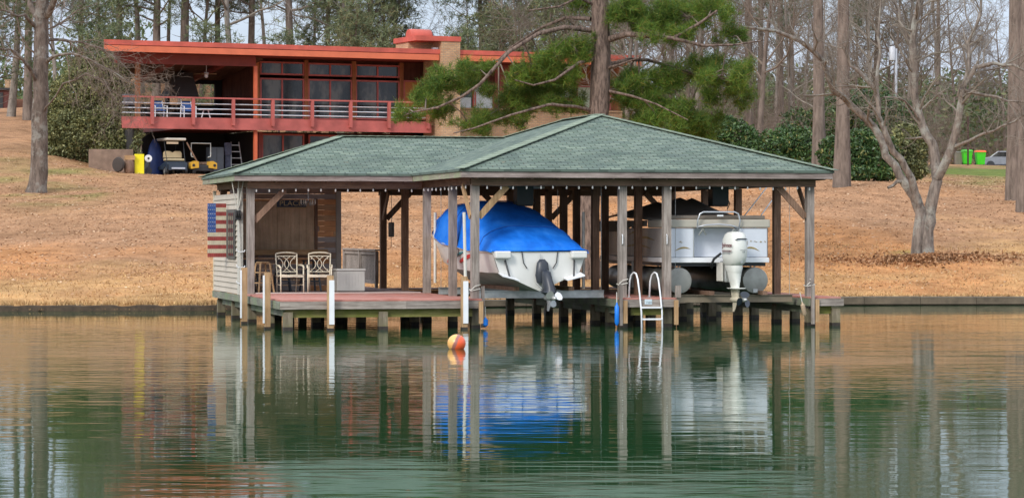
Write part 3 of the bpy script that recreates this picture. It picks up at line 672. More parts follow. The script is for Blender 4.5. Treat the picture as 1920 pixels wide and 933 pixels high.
# ---------------------------------------------------------------- runabout under a blue cover
yaw=TH+R(5.0); t=thing('runabout_boat','white runabout on a lift under a bright blue fitted cover','boat',dk(1.44,-.05,0),yaw)
hullm=plain('white_gelcoat',(.70,.70,.66),.25,var=.06,scale=1.2); bottom=plain('bottom_gelcoat',(.44,.44,.38),.4,var=.2,scale=2)
ST=[ # y, keel z, chine x,z, gunwale x,z
(0,.80,.92,1.20,1.09,1.66),(.8,.79,.93,1.20,1.11,1.68),(2.2,.79,.93,1.22,1.12,1.73),(3.6,.80,.88,1.26,1.08,1.82),(4.8,.90,.72,1.38,.95,1.96),(5.6,1.10,.50,1.57,.74,2.08),(6.2,1.42,.27,1.80,.45,2.17),(6.6,1.75,.12,1.98,.22,2.22),(6.85,2.08,.02,2.17,.04,2.26)]
def hullpt(i,s,f):                          # f 0 chine .. 1 gunwale, flared
    y,kz,cx,cz,gx,gzz=ST[i]; x=cx+(gx-cx)*(f**.8); z=cz+(gzz-cz)*f; return (s*x,y,z)
mb=MB(); mb.loft([[(s*cx,y,cz) for s in (-1,)]+[(0,y,kz)]+[(cx,y,cz)] for y,kz,cx,cz,gx,gz_ in ST],cap=False,closed=False).build('hull_bottom',bottom,t)
for s,nm in ((-1,'hull_side'),(1,'hull_side')):
    mb=MB(); mb.loft([[hullpt(i,s,f) for f in (0,.3,.6,1)] for i in range(len(ST))],cap=False,closed=False); mb.build(nm,hullm,t,smooth=50)
    mb=MB(); mb.tube([hullpt(i,s,1) for i in range(len(ST))],.035,6).build('rub_rail',M['pvc'],t,smooth=True)
y,kz,cx,cz,gx,gz_=ST[0]; mb=MB(); mb.poly([(0,0,kz),(cx,0,cz),(gx,0,gz_),(-gx,0,gz_),(-cx,0,cz)]); mb.build('transom',hullm,t)
for s in (-1,1):
    MB().box(min(s*.70,s*1.06),max(s*.70,s*1.06),-.16,-.005,1.52,1.68).build('swim_step',hullm,t,bevel=.03)
    MB().hexa([(s*.55,-.30,1.03),(s*.95,-.30,1.13),(s*.95,-.004,1.19),(s*.55,-.004,1.07),(s*.55,-.30,1.055),(s*.95,-.30,1.155),(s*.95,-.004,1.215),(s*.55,-.004,1.095)]).build('trim_tab',M['white'],t)
    MB().tube([(s*.80,-.02,1.48),(s*.74,-.16,1.12)],.022,7).build('tab_ram',M['black'],t)
    MB().tube([(s*.42,-.02,1.70),(s*.38,-.03,1.42),(s*.30,-.03,1.30)],.012,5).build('tie_strap',M['black'],t)
m,nt,b=newmat('blue_canvas'); co=coords(nt); f=noise(nt,coords(nt,(1,.5,1)),2.4,4); L(nt,ramp(nt,f,[(.3,(.004,.11,.52)),(.5,(.008,.165,.70)),(.7,(.03,.22,.76))]),b.inputs['Base Color']); b.inputs['Roughness'].default_value=.7; b.inputs['Specular IOR Level'].default_value=.2
wvn=nt.nodes.new('ShaderNodeTexWave'); wvn.inputs['Scale'].default_value=1.1; wvn.inputs['Distortion'].default_value=9; wvn.inputs['Detail'].default_value=3; L(nt,coords(nt,(.5,1,.7)),wvn.inputs[0])
hh=nt.nodes.new('ShaderNodeMath'); L(nt,wvn.outputs['Fac'],hh.inputs[0]); L(nt,noise(nt,coords(nt,(1,.45,1)),4.5,4),hh.inputs[1]); bump(nt,b,hh.outputs[0],.45,.03); M['canvas']=m
CY=[0,.35,.9,1.6,2.4,3.1,3.8,4.6,5.4,6.1,6.6,6.95]; CZ=[1.76,1.94,2.20,2.48,2.69,2.77,2.79,2.74,2.60,2.46,2.35,2.28]
rings=[]
for y,zc in zip(CY,CZ):
    gx=np.interp(y,[q[0] for q in ST],[q[4] for q in ST])+.035; gz_=np.interp(y,[q[0] for q in ST],[q[5] for q in ST]); 
    if y>6.8: gx=.06
    r=[(-gx,y-.02,gz_+.0+.02*math.sin(y*3))]
    for k in range(17):
        a=-1+k/8; x=gx*a*(1.0); e=abs(a); pr=(1-e**3.8)**.6*(1-.06*e); r.append((x,y-.02,gz_+.02+(zc-gz_)*pr+.012*math.sin(y*4+a*7)))
    r.append((gx,y-.02,gz_-.05+.03*math.sin(y*3+1))); rings.append(r)
mb=MB(); mb.loft(rings,cap=False,closed=False); r0=rings[0]; mb.V+= [(x,y-.015,z) for x,y,z in r0]; 
mb.poly([(x,-.03,z) for x,y,z in r0[1:-1]][::-1])
cv=mb.build('cover',M['canvas'],t,smooth=60); md=cv.modifiers.new('s','SOLIDIFY'); md.thickness=.012
for yy in (1.2,2.9,4.9):                     # sewn seams across the cover
    k=int(np.argmin([abs(c-yy) for c in CY])); MB().tube([(x,y,z+.014) for x,y,z in rings[k]],.011,5).build('seam',plain('seam_blue',(.004,.10,.42),.7),cv)
MB().tube([(x,y-.01,z) for x,y,z in [r[0] for r in rings]],.014,5).tube([(x,y-.01,z) for x,y,z in [r[-1] for r in rings]],.014,5).build('hem_rope',M['blue'],cv)
# stripes on the port side
def stripe(y0,y1,f0,f1,w,mat,nm):
    mb=MB(); rows=[]
    for a in range(7):
        a/=6; y=y0+(y1-y0)*a; row=[]
        for f in ((f0+(f1-f0)*a),(f0+(f1-f0)*a)+w*(.25+.75*math.sin(math.pi*(.15+.7*a)))):
            ys=[k[0] for k in ST]; cx=np.interp(y,ys,[k[2] for k in ST]); gx=np.interp(y,ys,[k[4] for k in ST]); cz=np.interp(y,ys,[k[3] for k in ST]); gz_=np.interp(y,ys,[k[5] for k in ST])
            row.append((-(cx+(gx-cx)*f**.8)-.022,y,cz+(gz_-cz)*f))
        rows.append(row+[(x+.02,y_,z_) for x,y_,z_ in row[::-1]])
    mb.loft(rows).build(nm,mat,t)
stripe(1.3,2.6,.75,.30,.16,plain('stripe_red',(.55,.03,.03),.4),'red_stripe'); stripe(2.1,3.1,.80,.42,.10,plain('stripe_teal',(.04,.22,.26),.4),'teal_stripe'); stripe(3.3,3.9,.45,.15,.07,plain('stripe_red2',(.55,.03,.03),.4),'red_stripe')
# sterndrive
gk=plain('drive_grey',(.03,.036,.048),.4,var=.25,scale=6)
def oval(cx,cy,z,rx,ry,n=14): return [(cx+rx*math.cos(2*math.pi*k/n),cy+ry*math.sin(2*math.pi*k/n),z) for k in range(n)]
dr=MB().loft([oval(.02,-.14,1.27,.06,.07),oval(.02,-.20,1.22,.10,.14),oval(.03,-.26,1.05,.11,.17),oval(.05,-.30,.88,.13,.22),oval(.05,-.30,.78,.16,.26),oval(.05,-.30,.72,.07,.18)]).build('sterndrive',gk,t,smooth=50); dr.location=(.04,-.06,0)
MB().loft([oval(0,.0,1.50,.06,.05),oval(0,-.02,1.42,.13,.09),oval(0,-.03,1.15,.17,.10),oval(0,-.02,.98,.13,.08)]).build('transom_shield',gk,dr,smooth=50)
MB().loft([oval(.05,-.30,.78,.05,.17),oval(.05,-.33,.66,.045,.15),oval(.05,-.34,.54,.03,.12),oval(.03,-.30,.38,.012,.07)]).build('lower_unit',plain('drive_silver',(.32,.33,.34),.45,.3),dr,smooth=50)
MB().lathe([(.02,-.25),(.055,-.12),(.065,.1),(.055,.26),(.02,.32)],14,(.05,-.36,.66),'y').build('gear_case',M['alu'],dr,smooth=50)
def prop(par,c,rad,mat,n=3,a0=0):
    mb=MB(); mb.lathe([(.01,-.12),(.04,-.10),(.045,.04)],12,(0,0,0),'y'); mb.mi=1
    for k in range(n):
        a=a0+2*math.pi*k/n; ca,sa=math.cos(a),math.sin(a)
        for off in (0,.012):
            rr=[]
            for r_,wd in ((.035,.03),(rad*.45,.085),(rad*.75,.10),(rad*.95,.06),(rad,.02)):
                rr.append([(ca*r_-sa*s_*wd*.9,s_*wd*.5-.02+off,sa*r_+ca*s_*wd*.9) for s_ in (-1,0,1)])
            mb.loft(rr,cap=False,closed=False)
    mb.build('propeller',[M['alu'],mat],par,smooth=60,loc=c)
prop(dr,(.05,-.62,.66),.19,plain('polished_prop',(.6,.6,.6),.25,.6),a0=.4)
for s in (-1,1): MB().tube([(s*.17,-.1,.98),(s*.15,-.42,.86)],.02,7).build('trim_ram',M['alu'],dr)
MB().tube([(0,-.05,1.62),(0,-.06,1.5)],.012,5).build('bow_eye',M['alu'],t)
# ---------------------------------------------------------------- boat lifts
def lift(label,u0,u1,z,vs,poles,mu,mv):
    t=thing('boat_lift',label,'boat lift',dk(0,0,0),TH)
    for v in vs:
        mb=MB(); mb.box(u0,u1,v-.055,v+.055,z-.012,z+.0).box(u0,u1,v-.01,v+.01,z-.15,z-.0125).box(u0,u1,v-.055,v+.055,z-.165,z-.1505); mb.build('cradle_beam',M['alu'] if u0<3 else plain('bronze_beam',(.24,.20,.14),.5,.3),t)
        for u in (u0+.06,u1-.06): MB().tube([(u,v,z),(u,v,3.1)],.006,4).build('cable',M['alu'],t)
    for u in ((u0+u1)/2-.62,(u0+u1)/2+.62): MB().box(u-.06,u+.06,vs[0]-.4,vs[1]+.5,z+.003,z+.09).build('bunk',M['brown'],t)
    for u,v,z0,z1 in poles: MB().tube([(u,v,z0),(u,v,z1)],.035,10).build('guide_pole',M['pvc'],t,smooth=40)
    bx=MB().box(mu-.19,mu+.19,mv-.16,mv+.2,2.68,3.15).build('drive_box',plain('drive_box_grey',(.035,.045,.048),.5),t,bevel=.02); MB().box(mu-.19,mu+.19,mv-.19,mv-.162,2.72,3.13).build('cover',plain('box_face',(.06,.075,.078),.5),bx)
    MB().tube([(mu+.2,mv,2.9),(mu+.28,mv,2.75),(mu+.22,mv,2.62)],.012,5).build('cord',M['black'],t)
    MB().tube([(mu-.5,mv+.05,3.12),(mu+.5,mv+.05,3.12)],.05,10).build('winder',M['alu'],t)
lift('boat lift with pale aluminium beams carrying the blue covered boat',.16,3.1,.80,(.7,4.6),((.12,4.8,.9,2.55),(2.98,2.0,.8,2.55)),1.72,2.6)
lift('boat lift with bronze beams carrying the pontoon boat',4.6,7.4,.69,(.35,4.9),((4.62,1.0,.72,2.3),(4.6,3.6,.8,2.25),(3.62,.1,.66,.9) if False else (4.6,6.0,.8,2.2)),6.25,2.2)
# ---------------------------------------------------------------- pontoon boat
yaw=TH-R(2.5); t=thing('pontoon_boat','white pontoon boat on a lift with brown mooring cover and white outboard','boat',dk(5.62,.28,0),yaw)
am=plain('dull_pontoon',(.30,.30,.27),.45,.55,var=.3,scale=2.5)
for s in (-1,1):
    x=s*.88; o=MB().lathe([(.01,0),(.20,.004),(.285,.015),(.295,.03),(.295,5.8),(.27,6.2),(.18,6.6),(.05,6.85)],30,(x,0,1.01),'y').build('pontoon',am,t,smooth=40)
    MB().box(x-.06,x+.04,-.03,.0,.74,.82).build('drain_plate',M['alu'],o)
    for y in (.25,1.8,3.4,5): MB().beam((x-.14,y,1.40),(x,y,1.28),.03,.02).beam((x+.14,y,1.40),(x,y,1.28),.03,.02).build('bracket',M['alu'],o)
MB().box(-1.2,1.2,.0,6.6,1.41,1.52).build('deck_frame',M['white'],t,bevel=.01)
MB().box(-1.14,1.14,.1,6.5,1.33,1.405).build('cross_member',M['black'],t)
def fpanel(x0,x1,y0,y1,nm='fence_panel',mat=None): return MB().box(x0,x1,y0,y1,1.53,2.185).build(nm,mat or plain('panel_white',(.60,.64,.70),.4,var=.05),t,bevel=.012)
pw_=plain('panel_white',(.62,.66,.72),.4,var=.05); psd=plain('panel_side',(.35,.34,.33),.4,var=.05)
fl=fpanel(-1.16,-.55,.03,.06,mat=pw_); fr=fpanel(.52,1.16,.03,.06,mat=pw_); fc=fpanel(-.545,.515,.42,.45,'recess_panel',pw_)
fs=fpanel(-1.19,-1.165,.07,6.3,mat=psd); fpanel(1.165,1.19,.07,6.3,mat=psd); fpanel(-.55,-.53,.07,.41,'recess_side',pw_); fpanel(.50,.52,.07,.41,'recess_side',pw_); fpanel(-1.1,1.1,6.3,6.33,mat=psd)
for x in (-1.15,1.15,-.54,.51): MB().tube([(x,.045,1.52),(x,.045,2.2)],.014,6).build('corner_tube',M['alu'],t)
gold=plain('gold_decal',(.30,.22,.07),.45,var=.3,scale=12); gry=plain('decal_grey',(.35,.36,.36),.45)
def swoosh(cx,cz,w,flip,par,y=.024):
    top=[(cx+flip*w*(f-.5),cz+.055*math.sin(math.pi*f)**1.0-.05*f*f) for f in [k/10 for k in range(11)]]; bot=[(cx+flip*w*(f-.5),cz+.055*math.sin(math.pi*f)-.05*f*f-.035*math.sin(math.pi*f)-.003) for f in [k/10 for k in range(10,-1,-1)]]
    MB().prism(top+bot,y-.003,y,'y').build('decal',gold,par)
swoosh(.80,1.72,.36,1,fr); swoosh(-.80,1.72,.36,-1,fl)
mb=MB()
for dx,dz,ws in ((0,0,[(0,.02,.05,.012),(0,-.005,.04,.01),(0,-.035,.05,.014),(-.01,-.01,.012,.05)]),(.10,.03,[(0,0,.02,.026)]),(.21,.02,[(-.02,.005,.035,.01),(.02,-.005,.035,.01)]),(.33,.02,[(0,-.01,.05,.014),(0,.005,.02,.012)]),(.42,.025,[(0,0,.014,.02),(.015,-.014,.014,.02)])):
    for a,b_,w_,h_ in ws: mb.cbox((.68+dx+a,.021,1.86+dz+b_),(w_,.004,h_))
mb.build('worn_lettering',gold,fr); mb=MB(); [mb.cbox((-.86+a,.021,1.87+b_),(w_,.004,.01)) for a,b_,w_ in ((0,0,.05),(.02,.015,.03),(.045,-.01,.03))]; mb.build('worn_lettering',gold,fl)
for k,(y0,y1,z) in enumerate(((1.0,3.2,1.9),(1.4,4.2,1.72),(2.2,3.6,2.02))):
    mb=MB(); P=[(y0+(y1-y0)*f/10,z+.10*math.sin(f/10*math.pi)) for f in range(11)]; mb.prism(P+[(a,b_-.05*math.sin(math.pi*i/10)-.006) for i,(a,b_) in reversed(list(enumerate(P)))],-1.195,-1.191,'x'); mb.build('side_stripe',gold,fs)
bgm=plain('beige_vinyl',(.46,.43,.36),.6,var=.08); brm=plain('brown_canvas',(.20,.165,.135),.8,var=.12,scale=2); dkc=plain('charcoal_canvas',(.21,.195,.175),.85,var=.15,scale=2)
mb=MB(); ring=lambda y,x,z0,z1:[(-x,y,z0),(x,y,z0),(x*1.01,y,(z0+z1)/2),(x,y,z1),(-x,y,z1),(-x*1.01,y,(z0+z1)/2)]
MB().box(-1.22,1.22,-.02,1.6,2.19,2.375).build('cover_skirt',bgm,t,bevel=.03)
# peaked cover: wide skirt ring rising to two pole tops
def cz(x,y):
    z=2.40
    for px_,py_,h_,s_ in ((.12,2.7,.52,.95),(-.15,2.9,.54,.95),(-.25,4.6,.44,1.3)):
        z=max(z,2.40+h_*math.exp(-(abs(x-px_)/s_)**1.25*1.5-(abs(y-py_)/(s_*2.2))**1.25*1.5))
    return z-.02
xs_=np.linspace(-1.22,1.22,19); ys_=np.concatenate([[.0,.25,.6],np.linspace(1,6.6,20)]); mb=MB()
for y in ys_:
    for x in xs_: 
        e=max(0,abs(x)-1.1)/.12; mb.V.append((x,y,cz(x,y)-.05*e))
n=len(xs_)
for j in range(len(ys_)-1):
    for i in range(n-1): mb.face((j*n+i,j*n+i+1,j*n+n+i+1,j*n+n+i)); mb.M[-1]=1 if ys_[j]<.5 else 0
o=mb.build('mooring_cover',[dkc,brm],t,smooth=True); s_=o.modifiers.new('s','SOLIDIFY'); s_.thickness=.012
MB().box(-1.20,1.10,.0,.06,2.378,2.465).build('cover_roll',brm,t,bevel=.02)
for s in (-1,1): 
    q=MB(); q.loft([[(s*1.225,y,2.36+.0),(s*1.235,y,2.22 if y<4 else 2.1),(s*1.225,y,2.22 if y<4 else 2.1),(s*1.215,y,2.36)] for y in (1.61,3,4.5,6,6.6)]); q.build('cover_side',dkc,t)
MB().tube([(-.48,-.06,2.17),(-.49,-.12,2.35),(-.44,-.14,2.50),(-.36,-.14,2.54),(.36,-.14,2.54),(.44,-.14,2.50),(.49,-.12,2.35),(.48,-.06,2.17)],.018,8).build('tow_bar',M['steel'],t,smooth=True)
MB().tube([(-.5,-.08,2.2),(-.3,-.10,2.25),(0,-.11,2.27),(.3,-.10,2.24),(.48,-.07,2.18)],.016,8).build('tow_bar_brace',M['steel'],t,smooth=True)
for s in (-1,1): MB().tube([(s*.44,-.05,2.02),(s*.36,-.09,2.16)],.02,6).tube([(s*.28,-.05,2.03),(s*.36,-.09,2.16)],.02,6).build('strut',M['alu'],t)
MB().box(-.05,.09,-.165,-.14,2.44,2.475).build('stern_light',M['white'],t)
# outboard motor
wm=plain('outboard_white',(.70,.71,.66),.28,var=.05)
def rr(cx,cy,z,w_,d_,e=.75,n=20):
    out=[]
    for k in range(n):
        a=2*math.pi*k/n; c_,s_=math.cos(a),math.sin(a); out.append((cx+w_/2*abs(c_)**e*(1 if c_>0 else -1),cy+d_/2*abs(s_)**e*(1 if s_>0 else -1),z))
    return out
ob=MB().loft([rr(0,-.30,1.36,.30,.50),rr(0,-.32,1.42,.38,.60),rr(0,-.34,1.55,.44,.68),rr(0,-.34,1.75,.45,.70),rr(0,-.34,1.93,.42,.66),rr(0,-.36,2.04,.36,.56),rr(0,-.37,2.09,.26,.42),rr(0,-.37,2.105,.1,.2)]).build('outboard_motor',wm,t,smooth=50); ob.location=(.16,-.22,0); ob.rotation_euler=(0,0,R(14))
MB().loft([rr(.0,-.33,1.20,.25,.40),rr(.0,-.31,1.30,.30,.50),rr(0,-.30,1.355,.30,.50)]).build('cowl_base',wm,ob,smooth=50)
MB().loft([rr(0,-.36,.86,.11,.30),rr(0,-.35,1.0,.17,.34),rr(0,-.33,1.15,.24,.38),rr(.0,-.33,1.197,.25,.40)]).build('midsection',wm,ob,smooth=50)
cream=plain('outboard_cream',(.55,.50,.38),.45,var=.15,scale=5)
MB().loft([rr(0,-.36,.856,.12,.34),rr(0,-.37,.70,.09,.30),rr(0,-.36,.55,.05,.22)]).build('gearcase_leg',cream,ob,smooth=50)
MB().loft([rr(0,-.42,.845,.34,.62,1),rr(0,-.42,.86,.34,.62,1)]).build('anti_ventilation_plate',wm,ob)
MB().lathe([(.02,-.22),(.06,-.1),(.065,.1),(.05,.2),(.015,.27)],14,(0,-.42,.60),'y').build('gear_case',cream,ob,smooth=50)
MB().loft([rr(0,-.36,.56,.035,.20),rr(0,-.32,.40,.02,.13),rr(0,-.29,.33,.012,.07)]).build('skeg',cream,ob,smooth=50)
prop(ob,(0,-.74,.60),.185,plain('dark_prop',(.035,.045,.06),.3),a0=1.35)
MB().box(-.10,.10,-.10,.16,.98,1.45).build('swivel_bracket',M['alu'],ob,bevel=.02); MB().box(-.16,-.12,-.05,.2,1.0,1.42).build('clamp_bracket',M['pvc'],ob,bevel=.01); MB().box(.12,.16,-.05,.2,1.0,1.42).build('clamp_bracket',M['pvc'],ob,bevel=.01)
MB().tube([(-.2,-.08,1.62),(-.30,.05,1.5),(-.28,.2,1.38),(-.22,.3,1.3)],.03,7).build('rigging_tube',M['black'],ob)
MB().prism([(-.15,1.925),(-.1,1.955),(.10,1.955),(.15,1.925)],-.672,-.6,'y').build('air_intake',M['black'],ob)
MB().box(-.12,.12,-.678,-.665,1.918,1.927).build('intake_trim',M['steel'],ob)
lt=plain('decal_maroon',(.14,.02,.03),.5); text_obj('Johnson',.14,lt,ob,(-.224,-.40,1.80),(R(90),0,R(-90)),.003,sx=.95)
for k in range(4): MB().box(-.229,-.224,-.62+.03*k,-.18,1.68-k*.022,1.69-k*.022).build('stripe',lt if k<2 else gry,ob)
text_obj('FOUR STROKE',.026,gry,ob,(.02,-.694,1.70),(R(90),0,0),.002); text_obj('115',.045,plain('decal_dark',(.08,.1,.12),.5),ob,(.03,-.692,1.655),(R(90),0,0),.002)
MB().lathe([(.01,0),(.035,.002),(.035,.012)],14,(.0,-.66,1.43),'y').build('badge',M['alu'],ob)
# white rods leaning behind the pontoon boat
for a,(p0,p1,lb) in enumerate((((1397,403,66),(1437,352,66.5),'upper of the two thin white poles leaning behind the pontoon boat'),((1428,402,66),(1447,376,66.3),'lower of the two thin white poles leaning behind the pontoon boat'))):
    o=MB().tube([at(*p0)-Vector((.25,0,.55)),at(*p0),at(*p1)],.014,6).build('leaning_pole',M['white'],None); tag(o,lb,'pole')
# ---------------------------------------------------------------- house (frame: s along the facade to the right, t back)
HO=Vector((-13.66,148,0)); HA=R(25); hc,hs_=math.cos(HA),math.sin(HA)
def hS(px,t): k=(px-960)/5200; return (k*(148+t*hc)+13.66+t*hs_)/(hc-k*hs_)
def hZ(px,py,t): s=hS(px,t); return HC+(430-py)/5200*(148+s*hs_+t*hc)
def hw_(s,t,z=0): return HO+Vector((s*hc-t*hs_,s*hs_+t*hc,z))
H=thing('lake_house','long low house with red roof edge, brick chimney and red balcony above a carport','house',HO,HA)
m,nt,b=newmat('tan_brick'); tc=nt.nodes.new('ShaderNodeTexCoord'); mp=nt.nodes.new('ShaderNodeMapping'); mp.inputs['Rotation'].default_value=(R(90),0,0); L(nt,tc.outputs['Object'],mp.inputs[0])
sx=nt.nodes.new('ShaderNodeSeparateXYZ'); L(nt,tc.outputs['Object'],sx.inputs[0]); ad=nt.nodes.new('ShaderNodeMath'); ad.operation='ADD'; L(nt,sx.outputs[0],ad.inputs[0]); L(nt,sx.outputs[1],ad.inputs[1]); cb=nt.nodes.new('ShaderNodeCombineXYZ'); L(nt,ad.outputs[0],cb.inputs[0]); L(nt,sx.outputs[2],cb.inputs[1])
br=nt.nodes.new('ShaderNodeTexBrick'); L(nt,cb.outputs[0],br.inputs['Vector']); br.inputs['Color1'].default_value=(.42,.24,.13,1); br.inputs['Color2'].default_value=(.56,.36,.20,1); br.inputs['Mortar'].default_value=(.30,.24,.18,1)
br.inputs['Brick Width'].default_value=.26; br.inputs['Row Height'].default_value=.095; br.inputs['Mortar Size'].default_value=.014; br.inputs['Scale'].default_value=1
L(nt,mix(nt,.5,br.outputs[0],ramp(nt,noise(nt,tc.outputs['Object'],1.5,4),[(.35,(.8,.78,.75)),(.65,(1.15,1.15,1.12))]),'MULTIPLY'),b.inputs['Base Color']); b.inputs['Roughness'].default_value=.9; bump(nt,b,br.outputs[1],-.5,.01); M['brick']=m
M['sid']=wood('dark_red_siding',(.06,.022,.016),(.13,.05,.035),'z',8); M['cedar']=wood('cedar_panel',(.24,.09,.04),(.40,.17,.075),'z',8)
m,nt,b=newmat('window_glass'); L(nt,ramp(nt,noise(nt,coords(nt,(1.2,1.2,.5)),.9,4,.6),[(.40,(.008,.010,.011)),(.52,(.03,.032,.03)),(.62,(.11,.11,.09))]),b.inputs['Base Color']); b.inputs['Roughness'].default_value=.06; b.inputs['Specular IOR Level'].default_value=.6; M['glass']=m
M['curtain']=plain('pale_curtain',(.58,.66,.68),.8,var=.1,scale=3)
def HB(name,s0,s1,t0,t1,z0,z1,mat,par=H,**k): return MB().box(s0,s1,t0,t1,z0,z1).build(name,M[mat] if isinstance(mat,str) else mat,par,**k)
sL,sR=hS(190,0),hS(1190,0); sC0,sC1=hS(810,.4),hS(845,.4)
rf=MB().hexa([(sL,-.6,11.55),(sR,-.6,11.55),(sR,11,11.55),(sL+6.2,11,11.55),(sL,-.6,11.93),(sR,-.6,11.93),(sR,11,11.93),(sL+6.2,11,11.93)]).build('roof',M['red'],H); HB('roof_edge',sL-.05,sR+.05,-.72,-.605,11.74,11.99,'red',rf); HB('gutter',sL-.05,sC0-.05,-.74,-.63,11.39,11.70,plain('orange_red_gutter',(.60,.15,.07),.5,var=.12,scale=1.5),rf); HB('gutter',sC1+.05,sR+.05,-.74,-.63,11.39,11.70,plain('orange_red_gutter2',(.60,.15,.07),.5,var=.12,scale=1.5),rf)
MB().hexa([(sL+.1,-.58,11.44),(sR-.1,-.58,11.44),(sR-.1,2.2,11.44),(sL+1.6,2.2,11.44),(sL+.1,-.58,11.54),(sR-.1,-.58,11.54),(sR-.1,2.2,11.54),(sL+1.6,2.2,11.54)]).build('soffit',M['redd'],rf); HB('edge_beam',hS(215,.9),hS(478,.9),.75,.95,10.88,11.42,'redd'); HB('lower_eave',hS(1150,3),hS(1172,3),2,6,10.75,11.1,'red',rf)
# storey slab / balcony
d0,d1=hS(228,0),hS(808,0)
sl_=MB().hexa([(d0,.03,7.86),(d1,.03,7.86),(d1,2.25,7.86),(d0+1.3,2.25,7.86),(d0,.03,8.06),(d1,.03,8.06),(d1,2.25,8.06),(d0+1.3,2.25,8.06)]).build('balcony',M['pink'],H); HB('balcony_fascia',d0,d1,-.05,.02,7.62,8.05,'pink',sl_); HB('balcony_skirt',d0,d1,-.09,-.055,7.44,7.74,'pink',sl_)
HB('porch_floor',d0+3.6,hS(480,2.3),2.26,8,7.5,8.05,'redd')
for i,px in enumerate((285,362,437,511,585,657,729,802)):
    s=hS(px,-.15); HB('rail_post',s-.075,s+.075,-.28,-.10,7.66,9.10,'pink')
HB('top_rail',d0,d1,-.24,-.12,9.05,9.13,'pink')
for i,z in enumerate((8.78,8.51,8.25)): MB().tube([(d0,-.06,z),(d1,-.06,z)],.033,6).build('pipe_rail',M['steel'],H)
HB('rail_return',d1-.08,d1,-.1,2.2,8.2,9.1,'pink')
# glass bays
def window(px0,px1,y0,y1,cols,t=2.3,fr='pink',gl='glass',w_=.09,par=H,rows=None,nm='window'):
    s0,s1=hS(px0,t),hS(px1,t); z1=hZ((px0+px1)/2,y0,t); z0=hZ((px0+px1)/2,y1,t); mb=MB()
    mb.box(s0,s1,t-.05,t+.05,z1-w_,z1); mb.box(s0,s1,t-.05,t+.05,z0,z0+w_); 
    for k in range(cols+1): 
        x=s0+(s1-s0)*k/cols; x=min(max(x,s0+w_/2),s1-w_/2); mb.box(x-w_/2,x+w_/2,t-.055,t+.055,z0+.005,z1-.005)
    o=mb.build(nm,M[fr],par); MB().box(s0+.02,s1-.02,t+.0,t+.02,z0+.02,z1-.02).build('pane',M[gl] if isinstance(gl,str) else gl,o); return s0,s1,z0,z1
for a,b_,y0,y1,y2 in ((487,570,116,141,147),(577,660,119,143.5,149),(666,749,122,145.5,151)):
    window(a,b_,y0,y1,2); window(a,b_,y2,225,2,nm='sliding_door')
for px in (482,573.5,663,752): s=hS(px,2.3); HB('mullion_post',s-.11,s+.11,2.2,2.5,8.07,11.4,'cedar')
window(756,790,151,225,1,nm='door',gl=plain('orange_door',(.45,.16,.04),.5)); HB('siding',hS(750,2.45),hS(797,2.45),2.42,2.5,8.07,11.42,'sid')
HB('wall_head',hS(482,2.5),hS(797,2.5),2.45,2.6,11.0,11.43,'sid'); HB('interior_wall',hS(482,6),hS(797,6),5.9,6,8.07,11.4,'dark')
HB('end_wall',hS(480,2.6)-.1,hS(480,2.6),2.6,8,8.06,11.4,'sid')
for px,y0,y1,c,sz in ((519,182,197,'tan',.3),(630,165,190,'blue',.55),(690,205,215,'cedar',.9)): 
    s=hS(px,3.2); pass
# chimney
z0=5.0; ch=HB('chimney',sC0,sC1,-.9,1.6,z0,12.42,'brick'); HB('chimney_cap',sC0-1.55,sC1+.03,-.95,2.2,12.43,12.70,'red',ch); HB('chimney_back',sC0-1.45,sC0-.01,.3,2.1,11.94,12.42,'brick',ch)
MB().lathe([(.38,-.7),(.40,-.6),(.40,.5),(.36,.6)],14,(sC0-.5,.9,12.78),'x').build('flue_cover',M['red'],ch,smooth=50); MB().lathe([(.30,0),(.30,.05)],14,(sC0+.13,.9,12.78),'x').build('flue_opening',M['black'],ch)
HB('chimney_flashing',sC0-.3,sC0-.02,-.5,-.2,12.0,12.1,'white',ch); MB().lathe([(.07,-.05),(.12,0),(.05,.05)],10,(sC1+.25,.9,hZ(849,238,1)),'y').build('porch_lamp',M['white'],H)
# right wing
t=1.5; ye=hS(1190,t)-.8
bt=hZ(900,206,t); HB('brick_wall',sC1+.01,ye,t,t+.3,4.6,bt,'brick'); HB('brick_sill',sC1+.01,ye,t-.08,t+.02,bt+.003,bt+.10,'brick')
HB('siding',sC1+.01,hS(960,t),t+.1,t+.25,hZ(900,157,t),11.43,'sid'); HB('siding',hS(960,t),ye,t+.1,t+.25,hZ(900,157,t),11.43,'cedar')
HB('siding',sC1+.01,ye,t+.12,t+.24,bt+.11,hZ(900,157,t)-.01,'cedar')
window(853,888,158,206,1,t+.05,gl='glass'); window(886,926,157,206,1,t+.02,gl='curtain'); HB('lower_pane',hS(856,t),hS(883,t),t-.02,t+.0,hZ(870,203,t),hZ(870,183,t),'curtain'); HB('shade',hS(890,t),hS(892,t),t-.05,t-.04,bt+.2,bt+1,'pink')
HB('door_panel',hS(928,t),hS(956,t),t+.02,t+.10,bt+.11,11.4,'redd'); window(1048,1078,161,186,1,t+.05,gl='curtain'); window(1048,1078,187,206,1,t+.05); window(1080,1112,161,206,1,t+.02,gl=plain('green_curtain',(.42,.50,.38),.8)); window(1114,1145,161,206,1,t+.05)
HB('end_wall',ye-.2,ye,t+.31,9,4.6,11.4,'brick'); HB('rear_wall',sC1,ye,9,9.2,4.6,11.4,'dark')
rr_=HB('side_balcony',ye+.003,ye+1.0,t+.5,t+3,8.1,8.3,'pink'); HB('side_rail',ye+.003,ye+1.0,t+.5,t+.6,9.15,9.25,'pink',rr_); HB('side_post',ye+.85,ye+1.0,t+.48,t+.62,8.0,9.3,'pink',rr_)
